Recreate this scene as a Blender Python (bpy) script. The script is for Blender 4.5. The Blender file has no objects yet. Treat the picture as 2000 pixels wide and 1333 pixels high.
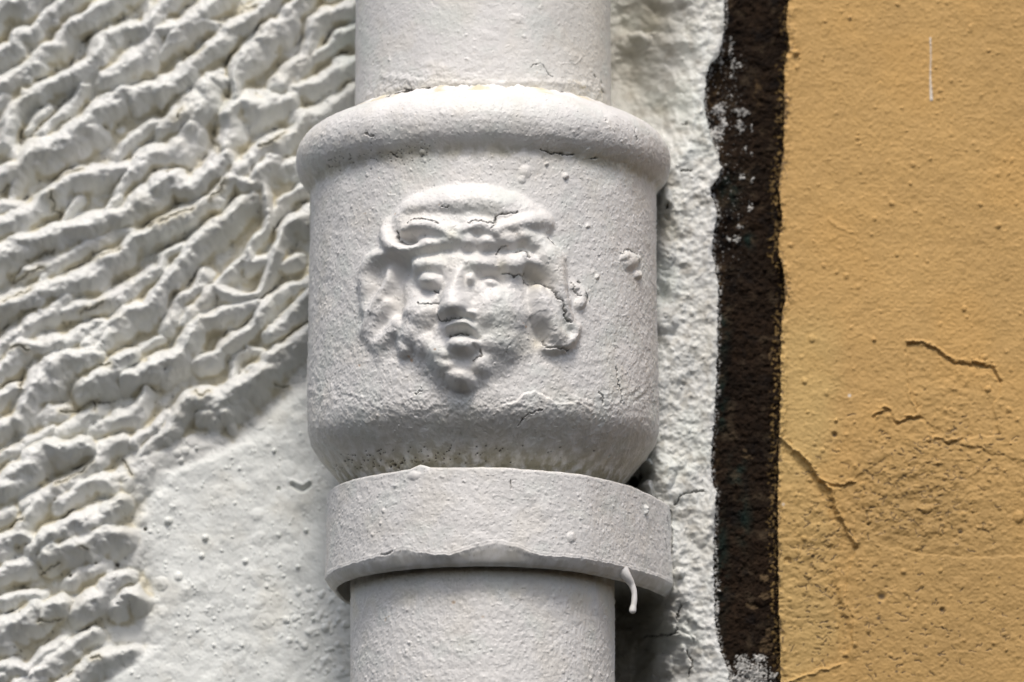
import bpy, math
import numpy as np

# ------------------------------------------------------------------ camera, light, exposure
S = 0.0002                      # metres per design unit (one unit = 0.2 mm)
E = math.radians(12.0)          # the camera looks up by this much
CE, SE = math.cos(E), math.sin(E)
LENS, CX, CY = 200.0, 1000.0, 666.5
DIST = LENS / 36.0 * 2000.0     # camera distance in units

scene = bpy.context.scene
cam_data = bpy.data.cameras.new("camera")
cam = bpy.data.objects.new("camera", cam_data)
scene.collection.objects.link(cam)
scene.camera = cam
cam_data.lens = LENS
cam_data.sensor_width = 36.0
cam_data.clip_start = 0.05
cam_data.clip_end = 100.0
cam.location = (0, -DIST * CE * S, -DIST * SE * S)
cam.rotation_euler = (math.pi / 2 + E, 0, 0)
cam_data.dof.use_dof = True
cam_data.dof.focus_distance = (DIST - 300) * S
cam_data.dof.aperture_fstop = 9.0

SUN_EL, SUN_AZ = math.radians(58), math.radians(0)      # azimuth measured from straight ahead, towards the right
world = bpy.data.worlds.new("World")
scene.world = world
world.use_nodes = True
wn = world.node_tree
bg = wn.nodes["Background"]
sky = wn.nodes.new("ShaderNodeTexSky")
sky.sky_type = 'NISHITA'
sky.sun_disc = False
sky.sun_elevation = SUN_EL
sky.sun_rotation = math.pi - SUN_AZ
sky.air_density = 1.0
sky.dust_density = 4.0
hsv = wn.nodes.new("ShaderNodeHueSaturation")
hsv.inputs['Saturation'].default_value = 0.85           # thin overcast: a paler sky
wn.links.new(sky.outputs[0], hsv.inputs['Color'])
wn.links.new(hsv.outputs[0], bg.inputs[0])
bg.inputs[1].default_value = 0.095

sun_data = bpy.data.lights.new("sun", 'SUN')
sun = bpy.data.objects.new("sun", sun_data)
scene.collection.objects.link(sun)
sun_data.energy = 1.5
sun_data.angle = math.radians(15)
sun_data.color = (1.0, 0.95, 0.88)
sun.rotation_euler = (math.pi / 2 - SUN_EL, 0, SUN_AZ)

scene.view_settings.view_transform = 'Standard'
scene.view_settings.look = 'None'
scene.view_settings.exposure = 0.56
scene.view_settings.gamma = 1.0
scene.view_settings.use_curve_mapping = False

# ------------------------------------------------------------------ numeric helpers
rs = np.random.RandomState(7)
_perm = rs.permutation(512)
_ang = rs.rand(512) * 2 * np.pi
_gx, _gy = np.cos(_ang), np.sin(_ang)


def perlin(x, y, seed=0):
    xi = np.floor(x).astype(np.int64); yi = np.floor(y).astype(np.int64)
    xf = x - xi; yf = y - yi
    u = xf * xf * xf * (xf * (xf * 6 - 15) + 10); v = yf * yf * yf * (yf * (yf * 6 - 15) + 10)

    def g(ix, iy, dx, dy):
        k = _perm[(_perm[(ix + seed * 37) & 511] + iy + seed * 101) & 511]
        return _gx[k] * dx + _gy[k] * dy
    a = g(xi, yi, xf, yf); b = g(xi + 1, yi, xf - 1, yf)
    c = g(xi, yi + 1, xf, yf - 1); d = g(xi + 1, yi + 1, xf - 1, yf - 1)
    return ((a * (1 - u) + b * u) * (1 - v) + (c * (1 - u) + d * u) * v) * 1.5


def fbm(x, y, size, octs=4, seed=0, gain=0.5, ridged=False):
    s = np.zeros_like(x); amp = 1.0; tot = 0; f = 1.0 / size
    for o in range(octs):
        n = perlin(x * f, y * f, seed + o)
        if ridged:
            n = 1 - 2 * np.abs(n)
        s += amp * n; tot += amp; amp *= gain; f *= 2.03
    return s / tot


def smooth(a, b, x):
    t = np.clip((x - a) / (b - a), 0, 1)
    return t * t * (3 - 2 * t)


def box1(a, r, ax):
    pad = [(0, 0), (0, 0)]; pad[ax] = (r + 1, r)
    c = np.cumsum(np.pad(a, pad, mode='edge'), axis=ax)
    n = a.shape[ax]
    if ax == 0:
        return (c[2 * r + 1:2 * r + 1 + n] - c[:n]) / (2 * r + 1)
    return (c[:, 2 * r + 1:2 * r + 1 + n] - c[:, :n]) / (2 * r + 1)


def blur(a, r, n=2):
    for _ in range(n):
        a = box1(box1(a, r, 0), r, 1)
    return a


def spline(pts, sub=6):
    p = np.array(pts, float)
    if len(p) < 3:
        return p
    q = np.vstack([2 * p[0] - p[1], p, 2 * p[-1] - p[-2]])
    out = []
    for i in range(1, len(q) - 2):
        a, b, c, d = q[i - 1], q[i], q[i + 1], q[i + 2]
        for t in np.linspace(0, 1, sub, endpoint=False):
            out.append(0.5 * ((2 * b) + (-a + c) * t + (2 * a - 5 * b + 4 * c - d) * t * t + (-a + 3 * b - 3 * c + d) * t ** 3))
    out.append(q[-2])
    return np.array(out)


class Raster:
    """A height sheet in design units that gets modelled by strokes and blobs and is then sampled by mesh vertices."""

    def __init__(s, x0, y0, x1, y1, step=1.0, warp=0.0, wsize=40, seed=0):
        s.x0, s.y0, s.step = x0, y0, step
        s.nx = int((x1 - x0) / step) + 1; s.ny = int((y1 - y0) / step) + 1
        s.X, s.Y = np.meshgrid(x0 + np.arange(s.nx) * step, y0 + np.arange(s.ny) * step)
        s.X = s.X.astype(float); s.Y = s.Y.astype(float)
        s.WX, s.WY = s.X, s.Y
        if warp:
            s.WX = s.X + warp * fbm(s.X, s.Y, wsize, 3, seed + 50)
            s.WY = s.Y + warp * fbm(s.X, s.Y, wsize, 3, seed + 60)
        s.H = np.zeros_like(s.X)
        s.C = {}
        s.asym = 0.0
        s.mirror = False

    def window(s, xa, ya, xb, yb):
        i0 = max(0, int((xa - s.x0) / s.step)); i1 = min(s.nx, int((xb - s.x0) / s.step) + 2)
        j0 = max(0, int((ya - s.y0) / s.step)); j1 = min(s.ny, int((yb - s.y0) / s.step) + 2)
        if i0 >= i1 or j0 >= j1:
            return None
        return (slice(j0, j1), slice(i0, i1))

    def put(s, sl, val, mode, k, F=None):
        F = s.H if F is None else F
        A = F[sl]
        if mode == 'add':
            A += val
        elif mode == 'max':
            d = np.abs(A - val); m = np.maximum(A, val)
            F[sl] = np.where(d < k, m + (k - d) ** 2 / (4 * k), m) if k > 0 else m
        elif mode == 'set':
            F[sl] = np.maximum(A, val)

    def dist(s, pts, w, reach):
        wmax = np.max(w)
        P = spline(pts)
        ww = np.interp(np.linspace(0, 1, len(P)), np.linspace(0, 1, len(np.atleast_1d(w))), np.atleast_1d(w).astype(float))
        R = wmax * reach + 12
        sl = s.window(P[:, 0].min() - R, P[:, 1].min() - R, P[:, 0].max() + R, P[:, 1].max() + R)
        if sl is None:
            return None
        x, y = s.WX[sl], s.WY[sl]
        best = np.full(x.shape, 1e9); T = np.zeros_like(x)
        n = len(P) - 1
        for i in range(n):
            a, b = P[i], P[i + 1]
            ab = b - a; L = ab @ ab + 1e-9
            t = np.clip(((x - a[0]) * ab[0] + (y - a[1]) * ab[1]) / L, 0, 1)
            wt = ww[i] * (1 - t) + ww[i + 1] * t
            ex, ey = x - a[0] - t * ab[0], y - a[1] - t * ab[1]
            d = np.hypot(ex, ey)
            if s.asym:                          # broader on the lower right flank
                side = (ex + ey) / (1.414 * d + 1e-6)
                d = d / (1 + s.asym * side)
            d = d / wt
            m = d < best
            best = np.where(m, d, best); T = np.where(m, (i + t) / n, T)
        return sl, best, T

    def stroke(s, pts, w, h, mode='max', prof='round', k=4, base=0.0, F=None):
        r = s.dist(pts, w, 2.6 if prof == 'gauss' else 1.3)
        if r is None:
            return
        sl, d, T = r
        hh = np.interp(T, np.linspace(0, 1, len(np.atleast_1d(h))), np.atleast_1d(h).astype(float))
        if prof == 'gauss':
            v = hh * np.exp(-d * d * 1.6)
        elif prof == 'round':                   # rounded crest, steep flanks
            v = hh * (1.0 - np.sqrt(d * d + 0.012) ** 1.5) + base
            v = v + 0 * base
        elif prof == 'dome':
            q = np.clip(1 - d * d, 0, 1)
            v = hh * q ** 0.75 + base - (d >= 1) * 1e3
        elif prof == 'line':
            v = hh * smooth(1.0, 0.45, d)
        s.put(sl, v, mode, k, F)

    def blob(s, cx, cy, rx, ry, h, rot=0, mode='max', prof='dome', k=4, base=0.0, F=None, p=0.75):
        R = max(rx, ry) * (2.4 if prof == 'gauss' else 1.2) + 12
        sl = s.window(cx - R, cy - R, cx + R, cy + R)
        if sl is None:
            return
        c, n = math.cos(rot), math.sin(rot)
        x, y = s.WX[sl] - cx, s.WY[sl] - cy
        d2 = ((x * c + y * n) / rx) ** 2 + ((-x * n + y * c) / ry) ** 2
        if prof == 'gauss':
            v = h * np.exp(-d2 * 1.6)
        else:
            v = h * np.clip(1 - d2, 0, 1) ** p + base
            if mode == 'max':
                v = v - (d2 >= 1) * 1e3
        s.put(sl, v, mode, k, F)

    def specks(s, n, region, rmin, rmax, hmin, hmax, seed, prob=None, prof='dome'):
        r = np.random.RandomState(seed)
        x = r.uniform(region[0], region[2], n); y = r.uniform(region[1], region[3], n)
        rad = rmin + (rmax - rmin) * r.rand(n) ** 2.2; hh = r.uniform(hmin, hmax, n) * rad / rmax
        asp = r.uniform(0.75, 1.3, n); rot = r.rand(n) * 3.14; keep = r.rand(n)
        if prob is not None:
            pv = s.sample(prob, x, y)
        for i in range(n):
            if prob is not None and keep[i] > pv[i]:
                continue
            s.blob(x[i], y[i], rad[i], rad[i] * asp[i], hh[i], rot[i], 'add', prof)

    def layer(s, name, val=0.0):
        s.C[name] = np.full(s.X.shape, float(val)); return s.C[name]

    def sample(s, F, x, y):
        # beyond the modelled window the relief continues mirrored
        xa, xb = s.x0 + 8, s.x0 + (s.nx - 1) * s.step - 8; ya, yb = s.y0 + 8, s.y0 + (s.ny - 1) * s.step - 8
        if s.mirror:
            x = np.where(x < xa, 2 * xa - x, np.where(x > xb, 2 * xb - x, x)); y = np.where(y < ya, 2 * ya - y, np.where(y > yb, 2 * yb - y, y))
        fx = np.clip((np.asarray(x, float) - s.x0) / s.step, 0, s.nx - 1.001)
        fy = np.clip((np.asarray(y, float) - s.y0) / s.step, 0, s.ny - 1.001)
        ix = fx.astype(int); iy = fy.astype(int); tx = fx - ix; ty = fy - iy
        return (F[iy, ix] * (1 - tx) + F[iy, ix + 1] * tx) * (1 - ty) + (F[iy + 1, ix] * (1 - tx) + F[iy + 1, ix + 1] * tx) * ty


def wander(r, x=None, y=None):
    x = r.X if x is None else x; y = r.Y if y is None else y
    r.WX = x + 3.5 * perlin(r.X / 14, r.Y / 14, 3) + 2.0 * perlin(r.X / 5.3, r.Y / 5.3, 5) + 1.0 * perlin(r.X / 2.4, r.Y / 2.4, 7)
    r.WY = y + 3.5 * perlin(r.X / 14, r.Y / 14, 4) + 2.0 * perlin(r.X / 5.3, r.Y / 5.3, 6) + 1.0 * perlin(r.X / 2.4, r.Y / 2.4, 8)


def unproject(px, py, Y):
    """Design position (px, py) at depth Y (units) -> metres."""
    a = (px - CX) / DIST; b = -(py - CY) / DIST
    dx, dy, dz = a, CE - b * SE, SE + b * CE
    t = (Y + DIST * CE) / dy
    return np.stack([t * dx, Y + 0 * t, -DIST * SE + t * dz], -1) * S


def graded(*segs):
    """segs: (start, end, step)... -> one increasing array"""
    out = []
    for a, b, st in segs:
        out.append(np.linspace(a, b, max(2, int(round((b - a) / st)) + 1))[:-1])
    out.append([segs[-1][1]])
    return np.concatenate(out)


def mixc(a, b, t):
    return a + (b - a) * t[..., None]


# ------------------------------------------------------------------ mesh building
def grid_normals(P, wrap=False):
    dv = np.gradient(P, axis=0)
    if wrap:
        Q = np.concatenate([P[:, -2:-1], P, P[:, 1:2]], 1)
        du = np.gradient(Q, axis=1)[:, 1:-1]
    else:
        du = np.gradient(P, axis=1)
    n = np.cross(dv, du)
    return n / (np.linalg.norm(n, axis=-1, keepdims=True) + 1e-12)


def grid_obj(name, P, col, mat, parent=None, mask=None, normals=None, flip=False, rough=None):
    """One mesh object from a grid of points; mask picks the grid's faces that belong to it."""
    n, m = P.shape[:2]
    I = np.arange(n * m).reshape(n, m)
    q = np.stack([I[:-1, :-1], I[:-1, 1:], I[1:, 1:], I[1:, :-1]], -1)
    if not flip:
        q = q[..., ::-1]
    q = q.reshape(-1, 4) if mask is None else q[mask]
    used, inv = np.unique(q.ravel(), return_inverse=True)
    V = P.reshape(-1, 3)[used]
    me = bpy.data.meshes.new(name)
    me.vertices.add(len(V)); me.vertices.foreach_set("co", V.ravel().astype(np.float32))
    nf = len(q)
    me.loops.add(nf * 4); me.loops.foreach_set("vertex_index", inv.ravel().astype(np.int32))
    me.polygons.add(nf)
    me.polygons.foreach_set("loop_start", (np.arange(nf) * 4).astype(np.int32))
    me.polygons.foreach_set("loop_total", np.full(nf, 4, np.int32))
    me.update(calc_edges=True)
    me.validate()
    me.polygons.foreach_set("use_smooth", np.ones(len(me.polygons), bool))
    C = np.ones((len(V), 4), np.float32); C[:, :3] = np.clip(col.reshape(-1, 3)[used], 0, 1)
    at = me.color_attributes.new("paint", 'FLOAT_COLOR', 'POINT')
    at.data.foreach_set("color", C.ravel())
    if normals is not None:
        N = normals.reshape(-1, 3)[used]
        me.normals_split_custom_set_from_vertices(N.tolist())
    me.materials.append(mat)
    o = bpy.data.objects.new(name, me)
    scene.collection.objects.link(o)
    if parent is not None:
        o.parent = parent
    return o


def thing(name, label, cat, loc=(0, 0, 0), group=None):
    o = bpy.data.objects.new(name, None)
    scene.collection.objects.link(o)
    o.location = loc
    o.empty_display_size = 0.02
    tag(o, label, cat, group)
    return o


def tag(o, label, cat, group=None):
    o['label'] = label; o['category'] = cat
    if group:
        o['group'] = group


def paint_mat(name, rough=0.55, spec=0.35, bump=0.3, scale=1800.0, var=0.06, bdist=0.00012):
    m = bpy.data.materials.new(name); m.use_nodes = True
    nt = m.node_tree; b = nt.nodes["Principled BSDF"]
    at = nt.nodes.new("ShaderNodeAttribute"); at.attribute_name = "paint"
    tc = nt.nodes.new("ShaderNodeTexCoord")
    n1 = nt.nodes.new("ShaderNodeTexNoise"); n1.inputs['Scale'].default_value = scale; n1.inputs['Detail'].default_value = 4
    n2 = nt.nodes.new("ShaderNodeTexNoise"); n2.inputs['Scale'].default_value = 90; n2.inputs['Detail'].default_value = 6
    nt.links.new(tc.outputs['Object'], n1.inputs['Vector']); nt.links.new(tc.outputs['Object'], n2.inputs['Vector'])
    r = nt.nodes.new("ShaderNodeMapRange")
    r.inputs['From Min'].default_value = 0.3; r.inputs['From Max'].default_value = 0.7
    r.inputs['To Min'].default_value = 1 - var; r.inputs['To Max'].default_value = 1 + var * 0.6
    nt.links.new(n2.outputs['Fac'], r.inputs['Value'])
    vm = nt.nodes.new("ShaderNodeVectorMath"); vm.operation = 'SCALE'
    nt.links.new(at.outputs['Color'], vm.inputs[0]); nt.links.new(r.outputs[0], vm.inputs['Scale'])
    nt.links.new(vm.outputs[0], b.inputs['Base Color'])
    bp = nt.nodes.new("ShaderNodeBump"); bp.inputs['Strength'].default_value = bump; bp.inputs['Distance'].default_value = bdist
    nt.links.new(n1.outputs['Fac'], bp.inputs['Height']); nt.links.new(bp.outputs[0], b.inputs['Normal'])
    r2 = nt.nodes.new("ShaderNodeMapRange")
    r2.inputs['To Min'].default_value = rough - 0.1; r2.inputs['To Max'].default_value = rough + 0.12
    nt.links.new(n2.outputs['Fac'], r2.inputs['Value']); nt.links.new(r2.outputs[0], b.inputs['Roughness'])
    b.inputs['Specular IOR Level'].default_value = spec
    return m


M_iron = paint_mat("white_paint_on_iron", rough=0.5, spec=0.4, bump=0.22, scale=1500)
M_render = paint_mat("white_paint_on_render", rough=0.6, spec=0.35, bump=0.18, scale=1200)
M_tar = paint_mat("dark_joint_filler", rough=0.85, spec=0.10, bump=0.9, scale=1500, var=0.4, bdist=0.00018)
M_yellow = paint_mat("yellow_masonry_paint", rough=0.65, spec=0.25, bump=0.5, scale=1300, var=0.05)

WHITE = np.array([0.745, 0.728, 0.705])
WALLW = np.array([0.69, 0.695, 0.67])
DIRT = np.array([0.40, 0.33, 0.19])
GRIME = np.array([0.045, 0.04, 0.032])
RUST = np.array([0.42, 0.20, 0.05])
YEL = np.array([0.53, 0.33, 0.122])
TAR = np.array([0.016, 0.0095, 0.0055])

# outline of the joint between the houses, in design units
WE = np.array([(-200, 1418), (0, 1415), (60, 1413), (110, 1404), (128, 1386), (150, 1378), (200, 1374), (250, 1382), (290, 1397), (330, 1408),
               (352, 1400), (372, 1385), (400, 1396), (425, 1400), (460, 1392), (500, 1390), (530, 1398), (560, 1402), (700, 1400), (770, 1397), (830, 1393),
               (900, 1388), (945, 1390), (962, 1398), (1000, 1395), (1100, 1393), (1200, 1395), (1240, 1400), (1270, 1406), (1300, 1418), (1333, 1424), (1500, 1424)], float)
YE = np.array([(-200, 1546), (0, 1544), (50, 1538), (75, 1545), (95, 1548), (112, 1538), (130, 1530), (180, 1531), (300, 1529), (340, 1516), (370, 1513), (400, 1520),
               (440, 1524), (470, 1512), (500, 1514), (525, 1530), (550, 1534), (590, 1536), (620, 1524), (700, 1522), (780, 1522), (835, 1517), (880, 1516),
               (1000, 1514), (1100, 1516), (1200, 1519), (1280, 1524), (1333, 1527), (1500, 1530)], float)

# ==================================================================== white house wall
print("wall")
W = Raster(-110, -90, 720, 1430, 1.0, warp=11, wsize=52, seed=1)
W.asym = 0.15
# broad trowelled plaster ridges: (crest line, half width, height)
RIDGES = [
    ([(-60, 85), (0, 28), (60, 8), (110, -25)], 42, 30), ([(-40, 128), (0, 116), (30, 110), (42, 82), (68, 76), (88, 50), (125, 20), (165, -12)], 27, 26),
    ([(-60, 225), (0, 178), (45, 152), (70, 132)], 30, 24), ([(60, 135), (85, 108), (110, 100), (130, 80), (140, 60), (180, 40)], 24, 23), ([(140, 62), (180, 42), (200, 25), (225, 6), (262, -20)], 26, 28),
    ([(50, 190), (95, 180), (145, 158), (190, 122), (215, 88), (245, 68), (300, 72), (350, 66)], [24, 26, 30, 32, 34, 30, 30, 28], [18, 22, 27, 28, 26, 22, 24, 26]),
    ([(285, 66), (315, 35), (342, 0), (360, -25)], 26, 27), ([(203, 165), (245, 140), (280, 112), (300, 85)], [30, 36, 36, 30], 27),
    ([(-50, 240), (-10, 215), (12, 200)], 28, 20), ([(8, 285), (14, 262), (22, 232), (50, 200), (95, 182)], 22, 20), ([(60, 262), (75, 235), (95, 215)], 16, 14), ([(85, 270), (102, 248), (128, 228), (148, 208), (163, 185)], 20, 21),
    ([(148, 274), (175, 245), (205, 218), (245, 192)], [34, 32, 28, 24], 29), ([(262, 196), (300, 185), (330, 173), (362, 152)], 28, 25),
    ([(-30, 400), (0, 360), (35, 335), (65, 310), (125, 290), (155, 262), (182, 264)], [34, 30, 30, 36, 42, 40, 28], 28), ([(232, 312), (255, 285), (290, 252), (332, 238)], 19, 19),
    ([(-50, 310), (-10, 292), (16, 290), (32, 312)], 20, 16),
    ([(318, 110), (345, 82), (365, 55), (403, 33), (424, 15), (442, -15)], [20, 26, 28, 28, 26, 24], [18, 26, 28, 27, 28, 28]), ([(340, 90), (380, 58), (430, 60)], 24, 24),
    ([(312, 190), (340, 178), (366, 155), (400, 122), (435, 88), (473, 58), (513, 30), (545, 5), (565, -20)], [24, 26, 27, 29, 30, 30, 28, 26, 24], 29),
    ([(461, 198), (458, 168), (468, 142), (483, 120), (506, 97), (524, 70), (552, 58), (570, 35), (590, 12), (608, -20)], [18, 20, 26, 32, 36, 34, 30, 28, 26, 24], 29),
    ([(598, 130), (603, 100), (608, 75), (620, 50), (646, 33), (695, 22)], [22, 22, 24, 26, 28, 26], 25), ([(545, 172), (577, 145), (603, 118)], [26, 30, 24], 23),
    ([(612, 120), (641, 102), (660, 84), (695, 62)], 20, 20), ([(565, 180), (620, 172), (645, 155), (672, 138), (700, 130)], [26, 24, 26, 28, 26], 19),
    ([(650, -10), (675, -15), (710, -20)], 26, 20),
    ([(322, 262), (340, 248), (373, 225), (398, 200), (412, 168), (440, 168)], [30, 36, 42, 42, 38, 26], [26, 30, 31, 30, 27, 22]),
    ([(258, 345), (290, 318), (340, 308), (355, 288), (370, 265)], [26, 30, 36, 40, 36], 27),
    ([(437, 302), (452, 268), (453, 232), (475, 208), (503, 216), (560, 202)], [24, 28, 34, 38, 40, 32], [26, 27, 27, 25, 24, 22]), ([(385, 348), (415, 325), (437, 300)], 22, 24),
    ([(465, 346), (506, 306), (545, 286), (570, 272), (592, 238)], [28, 32, 30, 22, 18], [28, 28, 26, 22, 18]), ([(575, 235), (620, 228), (655, 205), (700, 178)], 24, 15),
    ([(30, 402), (33, 370), (45, 342)], 18, 18), ([(-60, 470), (-10, 455), (40, 442), (65, 415), (102, 392), (143, 362), (185, 350), (245, 336)], [38, 40, 36, 28, 28, 28, 28, 26], 27),
    ([(-50, 420), (0, 415), (40, 415)], 28, 22), ([(120, 464), (128, 432), (153, 398)], 15, 16), ([(212, 424), (237, 380), (257, 345), (290, 322), (330, 312)], [15, 19, 22, 26, 28], 24),
    ([(-60, 540), (-10, 515), (40, 487), (100, 474), (150, 457), (205, 442), (240, 432), (280, 405), (306, 376), (338, 360), (372, 378), (396, 356), (420, 342), (445, 322)],
     [40, 40, 38, 36, 34, 34, 34, 38, 40, 34, 28, 30, 32, 28], 31),
    ([(60, 540), (115, 517), (160, 490), (220, 468), (262, 462)], 26, 20), ([(72, 578), (95, 545), (118, 520)], 20, 18),
    ([(-60, 650), (-10, 612), (50, 592), (90, 577), (130, 562), (180, 545), (205, 520), (240, 505), (262, 477), (290, 470), (320, 452), (358, 432), (404, 404), (430, 380), (455, 358)],
     [34, 32, 30, 28, 32, 34, 32, 28, 22, 24, 26, 28, 28, 28, 22], 27),
    ([(-40, 720), (25, 672), (65, 632), (100, 620), (128, 590)], [30, 28, 28, 32, 26], 22), ([(130, 618), (155, 606), (205, 597), (245, 580), (280, 550), (315, 535), (326, 505), (362, 490)], [24, 26, 28, 30, 28, 24, 20, 18], 22),
    ([(150, 700), (190, 667), (225, 645), (255, 618), (295, 607), (318, 575), (345, 542), (384, 490), (410, 465), (442, 440), (473, 407), (495, 393)],
     [22, 26, 32, 34, 34, 26, 26, 28, 28, 28, 26, 20], [22, 25, 26, 25, 26, 29, 31, 32, 30, 29, 28, 24]),
    ([(330, 640), (352, 600), (384, 570), (400, 545)], 26, 20), ([(458, 352), (478, 368), (500, 368), (508, 342), (530, 322)], 27, 27),
    ([(514, 372), (524, 406), (521, 452), (500, 480), (486, 500), (492, 520), (528, 516)], [18, 16, 15, 16, 18, 20, 18], 22), ([(590, 372), (560, 395), (545, 412), (530, 430)], 15, 15),
    ([(610, 425), (567, 445), (550, 483), (532, 520), (519, 560), (503, 585), (448, 588), (420, 567)], [26, 22, 17, 20, 15, 18, 22, 18], [20, 24, 26, 28, 26, 24, 24, 22]), ([(555, 520), (580, 515)], 20, 18),
    ([(600, 340), (575, 330), (545, 330)], 26, 16), ([(360, 630), (396, 600), (422, 566), (442, 547), (478, 512)], [18, 20, 20, 18, 14], 20),
    ([(350, 700), (366, 670), (388, 637), (425, 628), (470, 612), (505, 605)], [22, 26, 26, 26, 26, 20], 24), ([(440, 690), (462, 668), (498, 642), (518, 608), (560, 575), (610, 562)], [22, 24, 24, 22, 22, 20], [22, 25, 26, 24, 20, 18]),
    ([(530, 662), (570, 625), (612, 582)], [26, 28, 24], 27),
    ([(-40, 760), (0, 735), (20, 707), (42, 685), (80, 682), (125, 678), (165, 660), (200, 640)], [26, 26, 30, 32, 28, 28, 26, 22], 26), ([(172, 702), (205, 675), (225, 655), (245, 640)], 26, 25),
    ([(40, 830), (62, 785), (88, 745), (122, 715), (152, 708), (190, 706)], [28, 34, 42, 44, 36, 26], 31), ([(60, 820), (90, 812), (118, 815)], 26, 18),
    ([(168, 768), (209, 737), (240, 712), (262, 700)], [30, 36, 32, 22], 30), ([(262, 700), (300, 676), (314, 668)], 17, 15), ([(248, 745), (280, 732), (310, 722), (350, 705), (375, 668), (390, 635)], [26, 32, 34, 30, 22, 18], 29),
    ([(225, 828), (268, 812), (288, 770)], [24, 26, 16], 17), ([(-50, 830), (-10, 800), (28, 768), (50, 770)], [28, 28, 24, 20], 22), ([(-50, 880), (-10, 850), (20, 836), (52, 824)], 28, 24),
    ([(-40, 940), (-10, 908), (38, 887), (70, 858), (100, 845)], [26, 24, 22, 22, 20], 20), ([(115, 855), (165, 827), (192, 808)], 22, 17), ([(185, 845), (232, 820)], 24, 14),
    ([(-50, 1000), (0, 960), (48, 927), (70, 897), (90, 880), (122, 886), (155, 880), (182, 882)], [34, 36, 38, 38, 34, 32, 28, 22], 29), ([(188, 912), (205, 880), (235, 868)], [24, 26, 22], 20),
    ([(262, 868), (306, 838), (333, 815)], 20, 16), ([(280, 890), (300, 868), (333, 842), (362, 797), (383, 784), (425, 788), (452, 773), (490, 752), (530, 717), (555, 690), (585, 674), (612, 655)],
                                                [16, 20, 24, 26, 28, 34, 34, 36, 32, 28, 30, 30], [14, 18, 22, 26, 26, 27, 28, 30, 30, 28, 28, 26]),
    ([(400, 815), (440, 805), (470, 790)], 28, 20), ([(50, 995), (90, 975), (130, 955), (165, 928), (182, 915)], [26, 28, 26, 22, 18], 20), ([(120, 990), (170, 955), (205, 945), (225, 962)], [26, 28, 26, 20], 22),
    ([(385, 714), (425, 703), (445, 680)], 22, 20), ([(455, 745), (464, 708), (487, 692)], 14, 14), ([(540, 700), (500, 690), (470, 670)], 18, 14), ([(450, 835), (455, 800)], 13, 10),
    ([(-40, 1110), (-5, 1080), (20, 1057), (46, 1055), (72, 1072)], [30, 30, 28, 28, 24], 24), ([(68, 1080), (108, 1050), (154, 1030), (188, 1020), (221, 1002), (240, 985)], [24, 34, 38, 38, 30, 22], 29),
    ([(95, 1090), (150, 1072), (210, 1052), (240, 1050)], [32, 42, 42, 30], 28), ([(-60, 1040), (-10, 1020), (20, 1010)], 30, 22), ([(35, 1050), (60, 1012), (78, 985)], 26, 23),
    ([(-50, 1160), (0, 1132), (25, 1117), (48, 1105)], 26, 22), ([(-20, 1185), (15, 1180), (50, 1174), (80, 1168)], 21, 20), ([(140, 1145), (165, 1120), (200, 1108)], 24, 15),
    ([(160, 1195), (200, 1167), (220, 1146), (244, 1134)], [30, 36, 30, 22], 24), ([(228, 1186), (250, 1165), (268, 1174)], 26, 25),
    ([(-40, 1265), (10, 1232), (45, 1217), (75, 1200)], 36, 28), ([(85, 1213), (98, 1192), (122, 1183)], 24, 24), ([(50, 1315), (90, 1282), (122, 1262)], 22, 16),
    ([(30, 1350), (60, 1333), (100, 1300), (140, 1270), (182, 1242)], [26, 28, 28, 26, 20], 19), ([(110, 1360), (135, 1336), (180, 1302), (220, 1286), (260, 1278)], [26, 26, 26, 24, 18], 17),
    ([(-60, 1345), (-10, 1320), (20, 1308), (52, 1318)], 26, 20), ([(-50, 1310), (-20, 1275), (10, 1262)], 28, 18),
]
for i, (p, w, h) in enumerate(RIDGES):
    W.stroke(p, np.array(w) * 1.22, np.array(h) * 2.25, 'max', 'round', k=3)
W.asym = 0.0
# boundary swell between ridges and the smooth float finish
W.stroke([(200, 1060), (222, 1000), (245, 960), (268, 925), (300, 904), (345, 888), (420, 870)], [16, 26, 40, 46, 46, 40, 30], [6, 16, 26, 27, 24, 18, 10], 'max', 'dome', k=8)
W.stroke([(252, 1098), (262, 1062), (285, 1045), (320, 1038)], [26, 34, 34, 26], [14, 18, 14, 8], 'max', 'dome', k=8)
for cx, cy, r, h in [(342, 210, 13, 20), (203, 425, 15, 34), (235, 925, 14, 22), (285, 1022, 17, 20), (105, 1203, 24, 30), (156, 1214, 20, 20), (384, 548, 24, 18), (425, 640, 18, 22), (330, 1010, 9, 12), (75, 740, 12, 12), (60, 190, 9, 22), (110, 130, 10, 16), (150, 120, 9, 14)]:
    W.blob(cx, cy, r, r, h, 0, 'max', 'dome', k=5)
# signed region: 1 = ridged, 0 = smooth float finish
edge = np.array([(-400, 1600), (130, 1400), (215, 1310), (285, 1262), (270, 1215), (300, 1150), (270, 1090), (262, 1010), (300, 930), (380, 900), (455, 868), (520, 800), (600, 745), (800, 640)], float)
bx = np.interp(W.Y[:, 0], edge[::-1, 1], edge[::-1, 0])
REG = smooth(52, -22, W.X - bx[:, None] + 10 * fbm(W.X, W.Y, 30, 3, 9))
n_small = fbm(W.X, W.Y, 26, 5, 3); n_fine = fbm(W.X, W.Y, 7, 3, 13)
c30, s30 = math.cos(math.radians(-38)), math.sin(math.radians(-38))
U, V = W.X * c30 + W.Y * s30, -W.X * s30 + W.Y * c30
streak = fbm(U * 0.45, V, 22, 4, 21, ridged=True)
base = 3 + 5 * fbm(W.X, W.Y, 120, 3, 5)
W.H = np.maximum(W.H, 2.5 + 4 * fbm(W.X, W.Y, 30, 3, 303))          # valley floors
chunk = fbm(U * 0.9, V, 40, 3, 305)
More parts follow.
